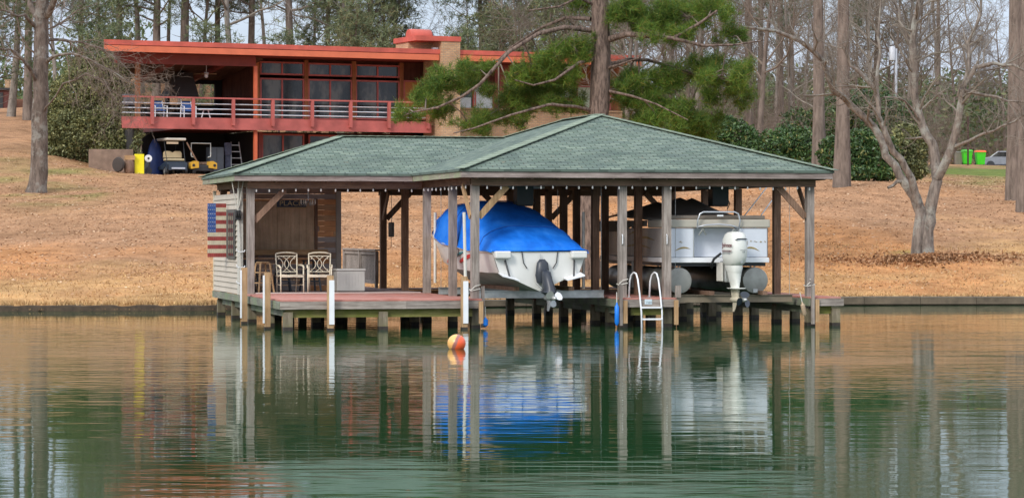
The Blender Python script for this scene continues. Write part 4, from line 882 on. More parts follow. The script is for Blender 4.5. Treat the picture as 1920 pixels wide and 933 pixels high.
# left porch
MB().hexa([(sL+.9,.96,11.25),(hS(480,2),.96,11.25),(hS(480,2),8.3,10.45),(sL+4.6,8.3,10.45),(sL+.9,.96,11.38),(hS(480,2),.96,11.38),(hS(480,2),8.3,10.58),(sL+4.6,8.3,10.58)]).build('porch_ceiling',wood('ceiling_planks',(.09,.05,.032),(.17,.10,.07),'y',9),H)
for px in (300,395): s=hS(px,4); MB().beam((s,1,11.14),(s+.1,8.2,10.36),.22,.25).build('roof_beam',M['redd'],H)
HB('orange_wall',hS(236,2.3),hS(259,2.3),2.2,2.35,9.3,11.2,'cedar') if False else None
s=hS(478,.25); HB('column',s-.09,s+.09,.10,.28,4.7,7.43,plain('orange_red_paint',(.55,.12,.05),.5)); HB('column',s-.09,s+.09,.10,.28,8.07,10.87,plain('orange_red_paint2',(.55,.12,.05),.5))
s=hS(258,1.0); HB('column',s-.12,s+.12,.9,1.1,8.07,11.2,'cedar')
tb=8.0
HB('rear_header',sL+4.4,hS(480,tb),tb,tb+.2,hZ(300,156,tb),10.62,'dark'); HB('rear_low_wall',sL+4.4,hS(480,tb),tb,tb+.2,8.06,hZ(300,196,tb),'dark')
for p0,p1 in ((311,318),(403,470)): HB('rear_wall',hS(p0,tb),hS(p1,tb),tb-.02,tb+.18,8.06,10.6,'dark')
HB('inner_door',hS(430,tb-1),hS(447,tb-1),tb-1,tb-.95,8.07,9.9,plain('brick_red_door',(.16,.04,.025),.6)); 
s0,s1=hS(307,5),hS(365,5); sa,sb=hS(326,5.5),hS(352,5.5); zb,zt=hZ(335,183,5),10.7
MB().hexa([(s0,4.2,zb),(s1,4.2,zb),(s1,5.8,zb),(s0,5.8,zb),(sa,4.7,zt),(sb,4.7,zt),(sb,5.6,zt),(sa,5.6,zt)]).build('fireplace_hood',plain('hood_metal',(.045,.035,.03),.6),H); HB('fireplace_base',s0,s1,4.2,5.8,8.06,8.5,'dark')
# carport walls
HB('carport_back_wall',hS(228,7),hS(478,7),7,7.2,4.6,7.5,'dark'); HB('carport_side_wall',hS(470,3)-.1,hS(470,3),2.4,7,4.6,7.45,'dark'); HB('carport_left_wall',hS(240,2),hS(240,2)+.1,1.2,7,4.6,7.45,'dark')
window(490,570,251,330,2,t=2.3,nm='sliding_door'); window(578,660,253,330,2,t=2.3,nm='sliding_door'); HB('lower_wall',hS(482,2.6),sC0,2.42,2.6,4.6,7.44,'sid')
s=hS(486,2.2); HB('mullion_post',s-.11,s+.11,2.0,2.3,4.6,7.44,'redd')
HB('carport_slab',hS(235,0),hS(478,0),-.5,7,4.6,4.98,plain('concrete',(.25,.22,.19),.9))
# ceiling fan, lights
t_=thing('ceiling_fan','pale ceiling fan hanging under the porch roof left of the glass doors','ceiling fan',hw_(hS(387,3),3,hZ(387,139,3)),HA)
MB().lathe([(.03,-.22),(.10,-.16),(.09,-.05),(.14,0),(.12,.08),(.02,.10),(.02,.5)],12).build('motor',M['white'],t_,smooth=50)
for k in range(5): a=k*1.256+.3; MB().beam((.12*math.cos(a),.12*math.sin(a),0),(.65*math.cos(a),.65*math.sin(a),0),.12,.012).build('blade',M['tan'],t_)
# balcony furniture
def lounge(label,px):
    t=thing('deck_chair',label,'chair',hw_(hS(px,1.2),1.2,8.06),HA,'blue and white chairs on the balcony'); w=.33
    for s in (-1,1):
        MB().tube([(s*w,-.3,0),(s*w,-.32,.62),(s*w,.25,.66),(s*w,.3,0)],.03,6).build('arm_frame',M['white'],t)
        MB().tube([(s*w*.8,.2,.35),(s*w*.8,.42,1.02)],.025,6).build('back_post',M['white'],t)
    MB().beam((0,.2,.42),(0,.42,.92),.52,.04,(0,1,0)).build('backrest',plain('blue_sling',(.03,.10,.30),.8),t); MB().beam((0,.32,.93),(0,.37,1.06),.54,.06,(0,1,0)).build('headrest',M['tan'],t)
    MB().box(-.27,.27,-.3,.22,.36,.41).build('seat',plain('blue_sling2',(.03,.10,.30),.8),t); return t
lounge('left blue and white sling chair behind the balcony rail',299); lounge('right blue and white sling chair, just left of a balcony post',353)
def side_table(px,label):
    t=thing('side_table',label,'table',hw_(hS(px,1.0),1.0,8.06),HA); MB().box(-.33,.33,-.25,.25,.44,.48).build('tabletop',M['white'],t)
    for a in (-1,1): MB().beam((a*.12,0,.44),(a*.25,0,0),.05,.05).build('leg',M['white'],t)
side_table(386,'small white table on the balcony between two posts')
t=MB().box(-.45,.45,-.3,.3,0,.45).box(-.5,.5,-.32,.32,.451,.62).build('covered_grill',plain('grey_cover',(.12,.12,.14),.8),None,bevel=.1); tag(t,'grey covered grill at the left end of the porch','grill',loc=hw_(hS(246,3),3,8.75),rz=HA)
# seen through the glass
for nm,px,z,sz,mat,lb in (('table_lamp',523,8.55,(.18,.18,.42),'tan','pale ornament standing behind the leftmost glass doors'),('tv_screen',631,8.75,(.85,.1,.6),plain('screen_blue',(.04,.08,.14),.3),'bluish screen behind the middle glass doors')): pass
# ---------------------------------------------------------------- things in and by the carport
def gfl(px,t,dz=0): return hw_(hS(px,t),t,4.985+dz)
def golf_cart(label,px,t0):
    t=thing('golf_cart',label,'golf cart',gfl(px,t0),HA); bd=plain('cart_dark',(.03,.045,.065),.35); st=plain('cart_seat',(.50,.40,.24),.6,var=.08)
    MB().prism([(-1.1,.32),(-1.15,.62),(-.7,.75),(.2,.5),(.9,.55),(1.15,.8),(1.25,.45),(1.2,.3)],-.56,.56,'x').build('body',bd,t,bevel=.03)
    for y in (-.8,.8):
        for s in (-1,1): 
            wl=MB().lathe([(.1,-.09),(.22,-.09),(.24,-.04),(.24,.04),(.22,.09),(.1,.09)],16,(0,0,0),'x').build('wheel',M['black'],t,loc=(s*.52,y,.24)); MB().lathe([(.02,-.095),(.12,-.093),(.12,.093),(.02,.095)],10,(0,0,0),'x').build('hub',M['alu'],wl)
    MB().box(-.53,.53,-.75,-.35,.78,.90).build('seat',st,t,bevel=.04)
    mb=MB(); P=[(-.5,.95),(-.5,1.2),(-.42,1.3),(-.15,1.3),(0,1.22),(.15,1.3),(.42,1.3),(.5,1.2),(.5,.95)]; mb.prism(P,-.33,-.24,'y').build('seat_back',st,t)
    for s in (-1,1):
        MB().tube([(s*.5,-.9,.7),(s*.52,-.5,1.85)],.022,6).build('roof_post',M['black'],t); MB().tube([(s*.5,.9,.8),(s*.5,.6,1.85)],.022,6).build('roof_post',M['black'],t)
    MB().box(-.55,.55,-.95,.75,1.85,1.98).build('canopy',plain('cart_canopy',(.55,.50,.42),.5),t,bevel=.04); MB().box(-.52,.12,-.93,-.9,1.66,1.77).build('number_strip',plain('strip_cream',(.50,.38,.25),.6),t)
    MB().box(-.36,.36,-1.35,-1.05,.34,.42).build('rear_step',M['steel'],t); MB().box(-.5,.5,-1.22,-1.16,.28,.70).build('rear_panel',bd,t)
    return t
golf_cart('golf cart with beige seats and pale canopy parked at the carport opening',320,.9)
t=thing('utility_cart','small dark utility cart with yellow fenders and a silver windshield frame in the carport','utility cart',gfl(370,.9),HA); yl=plain('cart_yellow',(.60,.34,.03),.4)
MB().prism([(-1.0,.25),(-1.0,.55),(-.3,.62),(.5,.55),(1,.3)],-.55,.55,'x').build('body',M['black'],t,bevel=.03)
for s in (-1,1):
    MB().prism([(s*.28,.42),(s*.30,.75),(s*.50,.78),(s*.72,.66),(s*.72,.36)] if s>0 else [(s*.72,.36),(s*.72,.66),(s*.50,.78),(s*.30,.75),(s*.28,.42)],-1.12,-.7,'y').build('fender',yl,t); MB().lathe([(.05,-.01),(.08,.0),(.05,.02)],10,(s*.58,-1.14,.55),'y').build('headlight',M['dark'],t)
    MB().lathe([(.1,-.1),(.24,-.09),(.24,.09),(.1,.1)],14,(s*.5,.6,.24),'x').build('wheel',M['black'],t); MB().lathe([(.1,-.1),(.24,-.09),(.24,.09),(.1,.1)],14,(s*.5,-.75,.24),'x').build('wheel',M['black'],t)
MB().tube([(-.35,-.6,.98),(-.52,-.6,1.02),(-.54,-.6,1.12),(-.54,-.6,1.72),(.54,-.6,1.72),(.54,-.6,1.12),(.52,-.6,1.02),(.38,-.6,.98)],.035,6).build('windshield_frame',M['alu'],t); MB().box(-.5,.5,-.2,.25,.6,.75).build('seat',M['brown'],t,bevel=.03)
for p,q,lb in (((-.45,-.9,1.5),(.3,-.9,.35),'brown pole leaning across the yellow fendered cart'),): o=MB().beam(gfl(350,0,1.75),gfl(377,0,.35),.09,.06).build('leaning_board',M['brown'],None); tag(o,lb,'board')
o=MB().loft([[(a*r_*math.cos(k*.9)+(0),r_*.6*math.sin(k*.9),z) for k in range(7)] for a,r_,z in ((1,.62,0),(1,.55,.5),(1,.42,1.0),(1,.3,1.5),(1,.10,1.85))]).build('blue_tarp',plain('tarp_blue',(.008,.03,.15),.5,var=.3),None,smooth=50); tag(o,'dark blue tarp draped over something tall left of the golf cart','tarp',loc=gfl(290,1.6,.1),rz=HA)
o=MB().box(-.4,.4,-.3,.3,0,1.55).build('metal_cabinet',plain('cabinet_grey',(.055,.065,.08),.5),None,bevel=.02); MB().box(-.01,.01,-.315,-.302,.05,1.5).build('door_gap',M['black'],o); tag(o,'dark grey metal cabinet at the right of the carport','cabinet',loc=gfl(403,1.2),rz=HA)
t=thing('step_ladder','pale step ladder standing at the right side of the carport','ladder',gfl(445,2.2),HA)
for s in (-1,1): MB().beam((s*.35,0,0),(s*.22,.4,1.9),.06,.04).build('rail',M['alu'],t)
for k in range(5): MB().box(-.3+.02*k,.3-.02*k,.07*k,.07*k+.08,.3+.35*k,.34+.35*k).build('step',M['alu'],t)
o=MB().box(-.2,.2,-.1,.1,.9,1.6).box(-.16,.16,-.08,.08,.15,.9).build('hanging_clothes',plain('cloth_blue_grey',(.10,.12,.18),.9,var=.4,scale=5),None,bevel=.06); tag(o,'blue and khaki work clothes hanging beside the step ladder','clothes',loc=gfl(427,2.0,.25),rz=HA)
GZ=lambda px,py,Y:(lambda p:Vector((p.x,p.y,gz(p.x,p.y))))(at(px,py,Y))
o=MB().box(-.24,.24,-.12,.12,0,1.02).build('yellow_board',plain('bright_yellow',(.82,.72,.01),.5,var=.05),None,bevel=.01); tag(o,'bright yellow upright panel at the left edge of the carport','panel',loc=GZ(261,331,143.5),rz=R(15))
t=thing('hand_truck','dark hand truck with a small white wheel beside the yellow panel','hand truck',GZ(277,330,144.2),HA)
MB().beam((-.12,0,0),(.1,.1,.9),.3,.08).build('frame',M['black'],t); wl=MB().lathe([(.05,-.04),(.19,-.04),(.19,.04),(.05,.04)],18,(0,-.1,.86),'y').build('wheel',M['white'],t); MB().lathe([(.02,-.045),(.06,-.045)],10,(0,-.1,.86),'y').build('hub',M['black'],wl); MB().lathe([(.05,-.05),(.2,-.05),(.2,.05),(.05,.05)],16,(.02,.0,.22),'y').build('wheel',M['black'],t)
o=MB().lathe([(.20,0),(.25,.05),(.27,.3),(.25,.6),(.20,.66)],16).build('barrel',wood('barrel_wood',(.15,.09,.06),(.3,.2,.15),'z',9),None,smooth=40); tag(o,'weathered grey barrel left of the yellow panel','barrel',loc=GZ(242,331,143.2))
o=MB().cbox((0,0,.12),(.5,.35,.24)).build('stacked_boards',M['tanx'],None); tag(o,'short pale boards lying on top of the grey barrel','boards',loc=GZ(243,331,143.2)+Vector((0,0,.665)),rz=.3)
o=MB().lathe([(.24,-.10),(.36,-.08),(.40,0),(.36,.08),(.24,.10),(.20,0)],22,(0,0,.40),'x').build('old_tire',plain('old_rubber',(.05,.04,.035),.9),None,smooth=50); tag(o,'old dark tire standing against the retaining wall','tire',loc=GZ(222,329,143),rz=R(55))
o=MB().box(-1.15,1.15,-.3,.3,-.4,1.12).build('retaining_wall',plain('stained_concrete',(.22,.15,.11),.9,var=.3,scale=2.5,bmp=.3),None,bevel=.02); tag(o,'stained brown retaining wall under the big bush','retaining wall',loc=GZ(208,327,145.5),rz=R(10))
# far left brick shed and wall
X=at(12,215,205); z=gz(X.x,X.y); t=thing('brick_shed','dark brick outbuilding with a small chimney at the far left edge','building',(X.x,X.y,z-.3),.1)
db=plain('dark_brick',(.10,.035,.03),.9,var=.3,scale=6); MB().box(-1.2,.7,-.6,.8,0,2.2).build('wall',db,t); MB().box(-1.4,.75,-.8,.9,2.203,2.35).build('roof',M['black'],t); MB().box(-.1,.5,-.2,.3,2.353,3.0).build('chimney',M['brick'],t); MB().box(-1.0,-.2,-.66,-.61,.2,2).build('doorway',M['black'],t)
X=at(46,225,207); o=MB().box(-1.6,2.4,-.1,.1,-.4,1.25).build('brick_wall',plain('pinkish_brick',(.28,.15,.10),.9,var=.15,scale=5),None); tag(o,'pinkish brick garden wall right of the dark outbuilding','wall',loc=(X.x,X.y,gz(X.x,X.y)))
# street side, far right: road, bins, poles
def gp(px,Y): x=(px-960)/5200*Y; return Vector((x,Y,gz(x,Y)))
mb=MB(); xs3=np.arange(22,130,3.0)
for a,b_ in zip(xs3[:-1],xs3[1:]):
    ys=(213.2,224); mb.poly([(a,ys[0],gz(a,ys[0])+.08),(b_,ys[0],gz(b_,ys[0])+.08),(b_,ys[1],gz(b_,ys[1])+.10),(a,ys[1],gz(a,ys[1])+.10)])
o=mb.build('road',plain('old_asphalt',(.22,.22,.24),.85,var=.08)); tag(o,kind='structure')
def bin_(label,px,lid,lidm,py=211.5):
    t=thing('wheeled_bin',label,'bin',gp(px,py)+Vector((0,0,.03)),R(4)); g=plain('bin_green',(.055,.62,.015),.45,var=.08)
    MB().hexa([(-.27,-.3,.05),(.27,-.3,.05),(.27,.3,.05),(-.27,.3,.05),(-.36,-.38,1.0),(.36,-.38,1.0),(.36,.38,1.0),(-.36,.38,1.0)]).build('body',g,t,bevel=.02); MB().hexa([(-.39,-.42,1.003),(.39,-.42,1.003),(.39,.42,1.003),(-.39,.42,1.003),(-.33,-.36,1.12),(.33,-.36,1.12),(.33,.36,1.16),(-.33,.36,1.16)]).build('lid',lidm,t)
    for s in (-1,1): MB().lathe([(.02,-.03),(.12,-.03),(.12,.03),(.02,.03)],12,(s*.3,.3,.12),'x').build('wheel',M['black'],t)
    MB().box(-.2,.2,-.40,-.385,.84,.92).build('lettering_patch',M['white'],t) if False else None
bin_('bright green wheeled bin with an orange lid on the right by the road',1838,1,plain('bin_orange',(.85,.16,.03),.45)); bin_('bright green wheeled bin with a green lid behind the thin dark post',1813,0,plain('bin_green2',(.06,.5,.02),.45))
o=MB().box(-.3,.3,-.25,.25,0,.95).build('trash_can',plain('tan_grey_can',(.22,.20,.16),.7,var=.2),None,bevel=.04); MB().box(-.33,.33,-.28,.28,.953,1.0).build('lid',M['alu'],o); tag(o,'weathered tan trash can left of the green bins','bin',loc=gp(1798,212))
o=MB().tube([(0,0,-.3),(0,0,3.6)],.07,8).build('dark_post',plain('rust_post',(.07,.035,.03),.8),None); tag(o,'thin dark rusty post in front of the green lidded bin','post',loc=gp(1815,205))
t=thing('utility_pole','pale grey pole with a white transformer can above the green hedge','utility pole',gp(1680,158),0)
zt=HC+(430-98)/5200*158-t.location.z; MB().tube([(0,0,0),(0,0,zt+.2)],.075,8).build('pole',plain('pale_pole',(.38,.40,.43),.6),t,smooth=True)
MB().lathe([(.12,-.40),(.17,-.36),(.17,.36),(.12,.42)],12,(-.22,-.05,zt-.1)).build('transformer',plain('transformer_white',(.52,.54,.57),.4),t,smooth=50); MB().tube([(-.3,0,zt+.4),(-.3,0,zt+.75)],.05,6).build('insulator',M['alu'],t)
t=thing('parked_car','grey car roof showing behind the road at the far right','car',gp(1890,219),R(80)); bd=plain('car_grey',(.22,.23,.25),.3)
MB().prism([(-2.2,.35),(-2.2,.85),(-1.4,.95),(-.7,1.42),(.8,1.42),(1.4,.98),(2.2,.85),(2.2,.35)],-.85,.85,'x').build('body',bd,t,bevel=.06)
MB().prism([(-1.25,.97),(-.65,1.36),(.75,1.36),(1.25,.99)],-.86,.86,'x').build('windows',M['glass'],t)
for y in (-1.35,1.35):
    for s in (-1,1): MB().lathe([(.1,-.1),(.33,-.1),(.33,.1),(.1,.1)],16,(s*.78,y,.33),'x').build('wheel',M['black'],t)
# ---------------------------------------------------------------- trees
M['barkpine']=barkmat('pine_bark',(.045,.032,.027),(.25,.18,.145),13); M['barkoak']=barkmat('oak_bark',(.060,.047,.038),(.19,.15,.125),6,(.26,.25,.22)); M['barkgrey']=barkmat('grey_bark',(.085,.070,.060),(.27,.225,.19),8,(.34,.34,.30)); M['barkfar']=barkmat('far_bark',(.095,.075,.062),(.22,.175,.145),5); M['barkfarg']=barkmat('far_grey_bark',(.12,.105,.09),(.29,.255,.22),5)
M['twig']=plain('twigs',(.17,.13,.10),.9,var=.3,scale=1.5); M['twigp']=plain('pale_twigs',(.22,.19,.155),.9,var=.3,scale=1.5)
M['needle']=leafmat('pine_needles',[(0,(.045,.10,.02)),(.4,(.10,.19,.028)),(.8,(.19,.27,.04)),(.95,(.22,.22,.05)),(1,(.34,.17,.05))],.55,.22)
M['needlef']=leafmat('far_needles',[(0,(.075,.10,.055)),(.5,(.13,.165,.085)),(.9,(.20,.23,.12)),(1,(.27,.22,.13))],.6,.2)
M['leafd']=leafmat('evergreen_leaves',[(0,(.025,.060,.018)),(.6,(.055,.115,.035)),(.93,(.11,.17,.055)),(1,(.28,.24,.08))],.42,.1,.4)
M['leafo']=leafmat('olive_leaves',[(0,(.07,.08,.035)),(.55,(.16,.175,.075)),(1,(.30,.29,.13))],.5,.1,.35)
M['leaff']=leafmat('far_leaves',[(0,(.05,.08,.035)),(.6,(.09,.125,.05)),(1,(.16,.16,.075))],.6,.1)
def tufts(cs,rng,n=22,ln=.24,w=.016,up=.25,dirs=None):
    cs=np.asarray(cs); T=len(cs); d=rng.normal(size=(T,n,3)); d[:,:,2]+=up*1.2
    d/=np.linalg.norm(d,axis=2,keepdims=True); l=ln*rng.uniform(.6,1.15,(T,n,1)); c=cs[:,None,:]+rng.normal(0,ln*.12,(T,n,3))
    s=np.cross(d,rng.normal(size=(T,n,3))); s/=np.linalg.norm(s,axis=2,keepdims=True)
    return np.stack([c-s*w,c+s*w,c+d*l],axis=2).reshape(-1,3,3)
def leaves(cs,rng,size=.08):
    cs=np.asarray(cs); n=len(cs); a=rng.normal(size=(n,3)); a/=np.linalg.norm(a,axis=1,keepdims=True); b=np.cross(a,rng.normal(size=(n,3))); b/=np.linalg.norm(b,axis=1,keepdims=True)
    s=size*rng.uniform(.6,1.3,(n,1)); return np.stack([cs-a*s,cs+b*s*.45,cs+a*s,cs-b*s*.45],axis=1)
def wander(rng,p,d,Ln,n,wob,up=0):
    pts=[Vector(p)]; d=Vector(d).normalized()
    for i in range(n):
        d=(d+Vector(rng.normal(0,wob,3))+Vector((0,0,up))).normalized(); pts.append(pts[-1]+d*Ln/n)
    return pts
def grow(mb,rng,p,d,Ln,r,lv,mx,wob=.13,up=.03,ch=(5,5,5,4),rmin=.006,tips=None,ns=(7,5,4,3,3),spread=.8):
    n=5 if lv<2 else 3; pts=wander(rng,p,d,Ln,n,wob*(1+.4*lv),up); k=len(pts)
    r1=r*.38 if lv<mx else rmin*.6; rad=[max(rmin*.7,r+(r1-r)*i/(k-1)) for i in range(k)]
    mb.tube(pts,rad,ns[min(lv,4)],cap=False)
    if tips is not None and lv>=mx-1: tips.append(pts[-1])
    if lv>=mx: return
    m=ch[min(lv,len(ch)-1)]
    for j in range(m):
        f=rng.uniform(.22,1) if lv else rng.uniform(.3,1); x=f*(k-1); i=min(int(x),k-2); q=pts[i].lerp(pts[i+1],x-i); dd=(pts[i+1]-pts[i]).normalized()
        o=dd.cross(Vector(rng.normal(size=3))).normalized(); nd=(dd*rng.uniform(.35,.9)+o*spread*rng.uniform(.6,1.2)+Vector((0,0,up*4))).normalized()
        grow(mb,rng,q,nd,Ln*rng.uniform(.38,.66),max(rmin,(r+(r1-r)*f)*rng.uniform(.45,.62)),lv+1,mx,wob,up,ch,rmin,tips,ns,spread)
def fastmesh(name,mb,mat,parent,smooth=True):
    me=bpy.data.meshes.new(name); me.from_pydata(mb.V,[],mb.F); me.materials.append(mat)
    if smooth: me.polygons.foreach_set('use_smooth',[True]*len(me.polygons))
    o=bpy.data.objects.new(name,me); C.objects.link(o); o.parent=parent; return o
# --- big pine between the dock and the house
rng=np.random.default_rng(11); PY=85.; px0=at(1104,520,PY); g0=gz(px0.x,PY)
pine=thing('pine_tree','large pine with thick furrowed trunk and sweeping limbs rising behind the dock roof','tree',(px0.x,PY,g0))
P0=Vector((px0.x,PY,g0))
def lp(px,py,dy=0): return at(px,py,PY+dy)-P0
mb=MB(); mb.tube([Vector((0,0,-.4)),Vector((0,0,.25)),lp(1103,480),lp(1104,400),lp(1110,300),lp(1124,200),lp(1127,100),lp(1125,0),lp(1122,-150),lp(1126,-320),lp(1122,-480),lp(1120,-640)],[.52,.42,.34,.32,.315,.31,.295,.26,.23,.19,.13,.05],16)
fastmesh('trunk',mb,M['barkpine'],pine)
limbs=[([(1108,57,0),(1060,51,-.6),(1010,63,-1),(955,97,-1.4),(900,158,-1.6),(865,182,-1.5),(820,202,-1.3),(775,210,-1.2)],.085),
 ([(1108,36,0),(1062,33,.5),(1015,52,.8),(960,88,1.2),(935,112,1.4)],.07),([(1110,208,0),(1080,200,-.8),(1030,196,-1.3),(960,215,-2),(890,240,-2.4),(850,250,-2.6)],.06),
 ([(1118,110,0),(1085,118,-.8),(1040,150,-1.5),(1000,160,-1.8),(965,150,-2)],.06),([(1115,10,0),(1085,-5,-.5),(1050,12,-1),(990,20,-1.4)],.06),
 ([(1138,75,0),(1175,64,-.6),(1225,68,-1),(1262,72,-1.2),(1310,45,-1.2),(1345,20,-1.4)],.11),([(1262,72,-1.2),(1320,86,-1.4),(1380,84,-1),(1430,76,-.8)],.06),
 ([(1140,122,0),(1180,112,.6),(1215,113,.9),(1270,128,1),(1330,150,.8),(1390,150,.6)],.075),([(1140,128,0),(1160,122,-.8),(1200,108,-1.8)],.06),
 ([(1138,170,0),(1185,180,-1),(1230,195,-1.6),(1290,225,-2)],.05),([(1130,0,0),(1150,-20,.3),(1190,-50,.8),(1250,-60,1)],.09)]
for k in range(26):
    f=rng.uniform(0,1); zpy=-60-f*540; s=1 if k%2 else -1; ln=(1-f*.65)*rng.uniform(110,260); limbs.append(([(1122,zpy+30,0),(1122+s*ln*.5,zpy,rng.normal(0,2)),(1122+s*ln,zpy+rng.uniform(-40,25),rng.normal(0,4))],.07*(1-f*.5)))
lmb=MB(); lpts=[]
for pts,r in limbs:
    P=[lp(*q) for q in pts]; m=len(P); lmb.tube(P,[r*(1-.72*i/(m-1)) for i in range(m)],7,cap=False)
    for i in range(m-1):
        for f in (0,.25,.5,.75): lpts.append(P[i].lerp(P[i+1],f))
    lpts.append(P[-1])
blobs=[(850,150,48,22),(890,133,34,13),(800,178,32,20),(825,205,32,14),(764,214,19,17),(905,165,22,12),(1072,95,38,22),(1015,118,32,15),(1000,135,50,18),(985,162,38,20),(1035,165,46,20),(960,188,34,14),(1010,200,50,14),(1075,196,32,10),
 (935,226,50,15),(885,240,38,11),(1050,140,34,20),(1090,8,26,10),(1180,35,34,22),(1228,38,42,26),(1285,30,46,24),(1338,20,38,20),(1250,66,58,12),(1370,66,36,10),(1175,15,30,14),
 (1178,150,32,20),(1235,152,44,20),(1298,138,52,16),(1352,148,44,18),(1378,128,28,10),(1200,186,40,18),(1255,205,48,20),(1292,228,38,16),(1330,185,24,12),(1385,168,24,11),(1392,192,12,16),(1240,236,48,20),(1300,246,38,16),(1215,214,38,16),(1275,262,30,12),(1335,222,22,14),(1165,175,22,12),(1320,120,40,10)]
for pts,r in limbs[11:]:
    for k in range(4): f=.45+.6*rng.uniform(); q0,q1,q2=pts; x=q1[0]+(q2[0]-q1[0])*(f-.2) ; blobs.append((x,q1[1]+rng.uniform(-25,20),rng.uniform(30,55),rng.uniform(16,28)))
cs=[]; tw=MB(); LA=np.array([tuple(p) for p in lpts])
for bx,by,rx,ry in blobs:
    dy0=rng.normal(0,.7); n=int(math.pi*rx*ry/ (13 if by>-20 else 55)); near=None
    c=lp(bx,by,dy0); j=int(np.argmin(((LA-np.array(c))**2).sum(1))); A=lpts[j]; mid=A.lerp(c,.5)+Vector((0,0,.1)); tw.tube([A,mid,c],[.028,.02,.012],4,cap=False)
    sub=[c+Vector((rng.uniform(-1,1)*rx,rng.uniform(-1,1)*rx*.9,rng.uniform(-.8,1)*ry))*.0142 for _ in range(max(2,n//9))]
    for q in sub:
        tw.tube([c.lerp(A,.3*rng.uniform()),q],[.012,.005],3,cap=False)
        for _ in range(9 if by>-20 else 5): cs.append(tuple(q+Vector(rng.normal(0,.115,3))))
cs=np.array(cs); 
fastmesh('branches',lmb,M['barkpine'],pine); fastmesh('twigs',tw,M['twig'],pine)
tri_object('crown',tufts(cs,rng,26,.27,.0066,.35),M['needle'],pine)
# dead twigs on the left limbs
mb=MB()
for i in range(26):
    a=lp(rng.uniform(950,1090),rng.uniform(20,90),rng.uniform(-1,1)); grow(mb,rng,a,Vector((rng.normal(-.3,.4),rng.normal(0,.3),rng.uniform(-.2,.8))),1.1,.012,2,4,rmin=.004)
fastmesh('dead_twigs',mb,M['twig'],pine)
# --- generic leafless tree prototypes
def bare_proto(seed,h,r,mx=4,ch=(9,6,5,4),mat='twigp',up=.05,rmin=.009):
    rng=np.random.default_rng(seed); t=thing('bare_tree','x','tree'); tr=MB(); cr=MB()
    pts=wander(rng,(0,0,-.4),(0,0,1),h,9,.045,.06); k=len(pts); rad=[r*(1.25 if i==0 else 1)*(1-.88*i/(k-1)) for i in range(k)]; tr.tube(pts,rad,9,cap=False)
    for j in range(ch[0]*2):
        f=rng.uniform(.28,.98)**.9; x=f*(k-1); i=min(int(x),k-2); q=pts[i].lerp(pts[i+1],x-i); a=rng.uniform(0,6.28)
        d=Vector((math.cos(a),math.sin(a),rng.uniform(.3,1.1))); grow(cr,rng,q,d,h*rng.uniform(.18,.36)*(1.15-f*.6),r*(1-.8*f)*.5,1,mx,.13,up,ch,rmin)
    fastmesh('trunk',tr,M['barkfarg' if mat=='twigp' else 'barkfar'],t); fastmesh('crown',cr,M[mat],t); return t
def pine_proto(seed,h,r,crown0=.5,nl=34,spread=3.6,nt=9,name='pine_tree',tn=9,tl=.42,tw_=.022,mat='needlef'):
    rng=np.random.default_rng(seed); t=thing(name,'x','tree'); tr=MB(); pts=wander(rng,(0,0,-.4),(0,0,1),h,8,.014,.05); k=len(pts)
    tr.tube(pts,[r*(1.3 if i==0 else 1)*(1-.82*i/(k-1)) for i in range(k)],10,cap=False); cs=[]; lb=MB()
    for j in range(nl):
        f=crown0+(1-crown0)*(j+rng.uniform())/nl; x=f*(k-1); i=min(int(x),k-2); q=pts[i].lerp(pts[i+1],x-i); a=rng.uniform(0,6.28); l=spread*(1.05-(f-crown0)/(1-crown0)*.75)*rng.uniform(.5,1.1)
        P=wander(rng,q,(math.cos(a),math.sin(a),rng.uniform(0,.5)),l,4,.14,.05); lb.tube(P,[r*.28,r*.2,r*.14,r*.09,.02],5,cap=False)
        for m_ in range(nt):
            g=rng.uniform(.35,1.05); x=min(g,1)*4; i2=min(int(x),3); c=P[i2].lerp(P[i2+1],x-i2)+Vector(rng.normal(0,.42,3)); 
            for _ in range(4): cs.append(tuple(c+Vector(rng.normal(0,.26,3))*Vector((1,1,.7)) if False else c+Vector((rng.normal(0,.3),rng.normal(0,.3),rng.normal(0,.18)))))
    for j in range(7):                       # dead stubs below the crown
        f=rng.uniform(.5,1)*crown0; x=f*(k-1); i=min(int(x),k-2); q=pts[i].lerp(pts[i+1],x-i); a=rng.uniform(0,6.28); lb.tube(wander(rng,q,(math.cos(a),math.sin(a),.1),rng.uniform(.6,2),3,.2),[.03,.02,.015,.008],4,cap=False)
    fastmesh('trunk',tr,M['barkfar'],t); fastmesh('branches',lb,M['barkfar'],t); tri_object('crown',tufts(cs,rng,tn,tl,tw_,.25),M[mat],t); return t
PT_=0
BT=[bare_proto(21,17,.24),bare_proto(22,14,.17,ch=(8,6,5,4)),bare_proto(23,15,.16,mat='twig',ch=(8,6,5,4)),bare_proto(24,9,.09,ch=(8,6,5,3),mat='twig')]
PT=[pine_proto(31,25,.30,.26,58,4.6,13),pine_proto(32,27,.33,.34,50,4.4,12),pine_proto(33,22,.24,.20,60,4.0,13),pine_proto(34,28,.34,.66,26,4.0,10),pine_proto(35,9,.10,.08,34,2.6,7,tl=.34,tn=9)]
used={}
def plant(kind,idx,px,Y,sc=1,label='',rz=None,group=None,base=None,thick=1):
    src=(BT if kind=='b' else PT)[idx]; p=gp(px,Y) if base is None else base; r=random.uniform(0,6.28) if rz is None else rz
    if (kind,idx) not in used: o=src; used[(kind,idx)]=1; o['label']=label
    else: o=copy_tree(src); o['label']=label
    o.location=p; o.rotation_euler=((random.uniform(-.03,.03),random.uniform(-.03,.03),r) if kind=='b' else (0,0,r)); o.scale=(sc*thick,sc*thick,sc)
    if group: o['group']=group
    elif 'group' in o: del o['group']
    return o
random.seed(77)
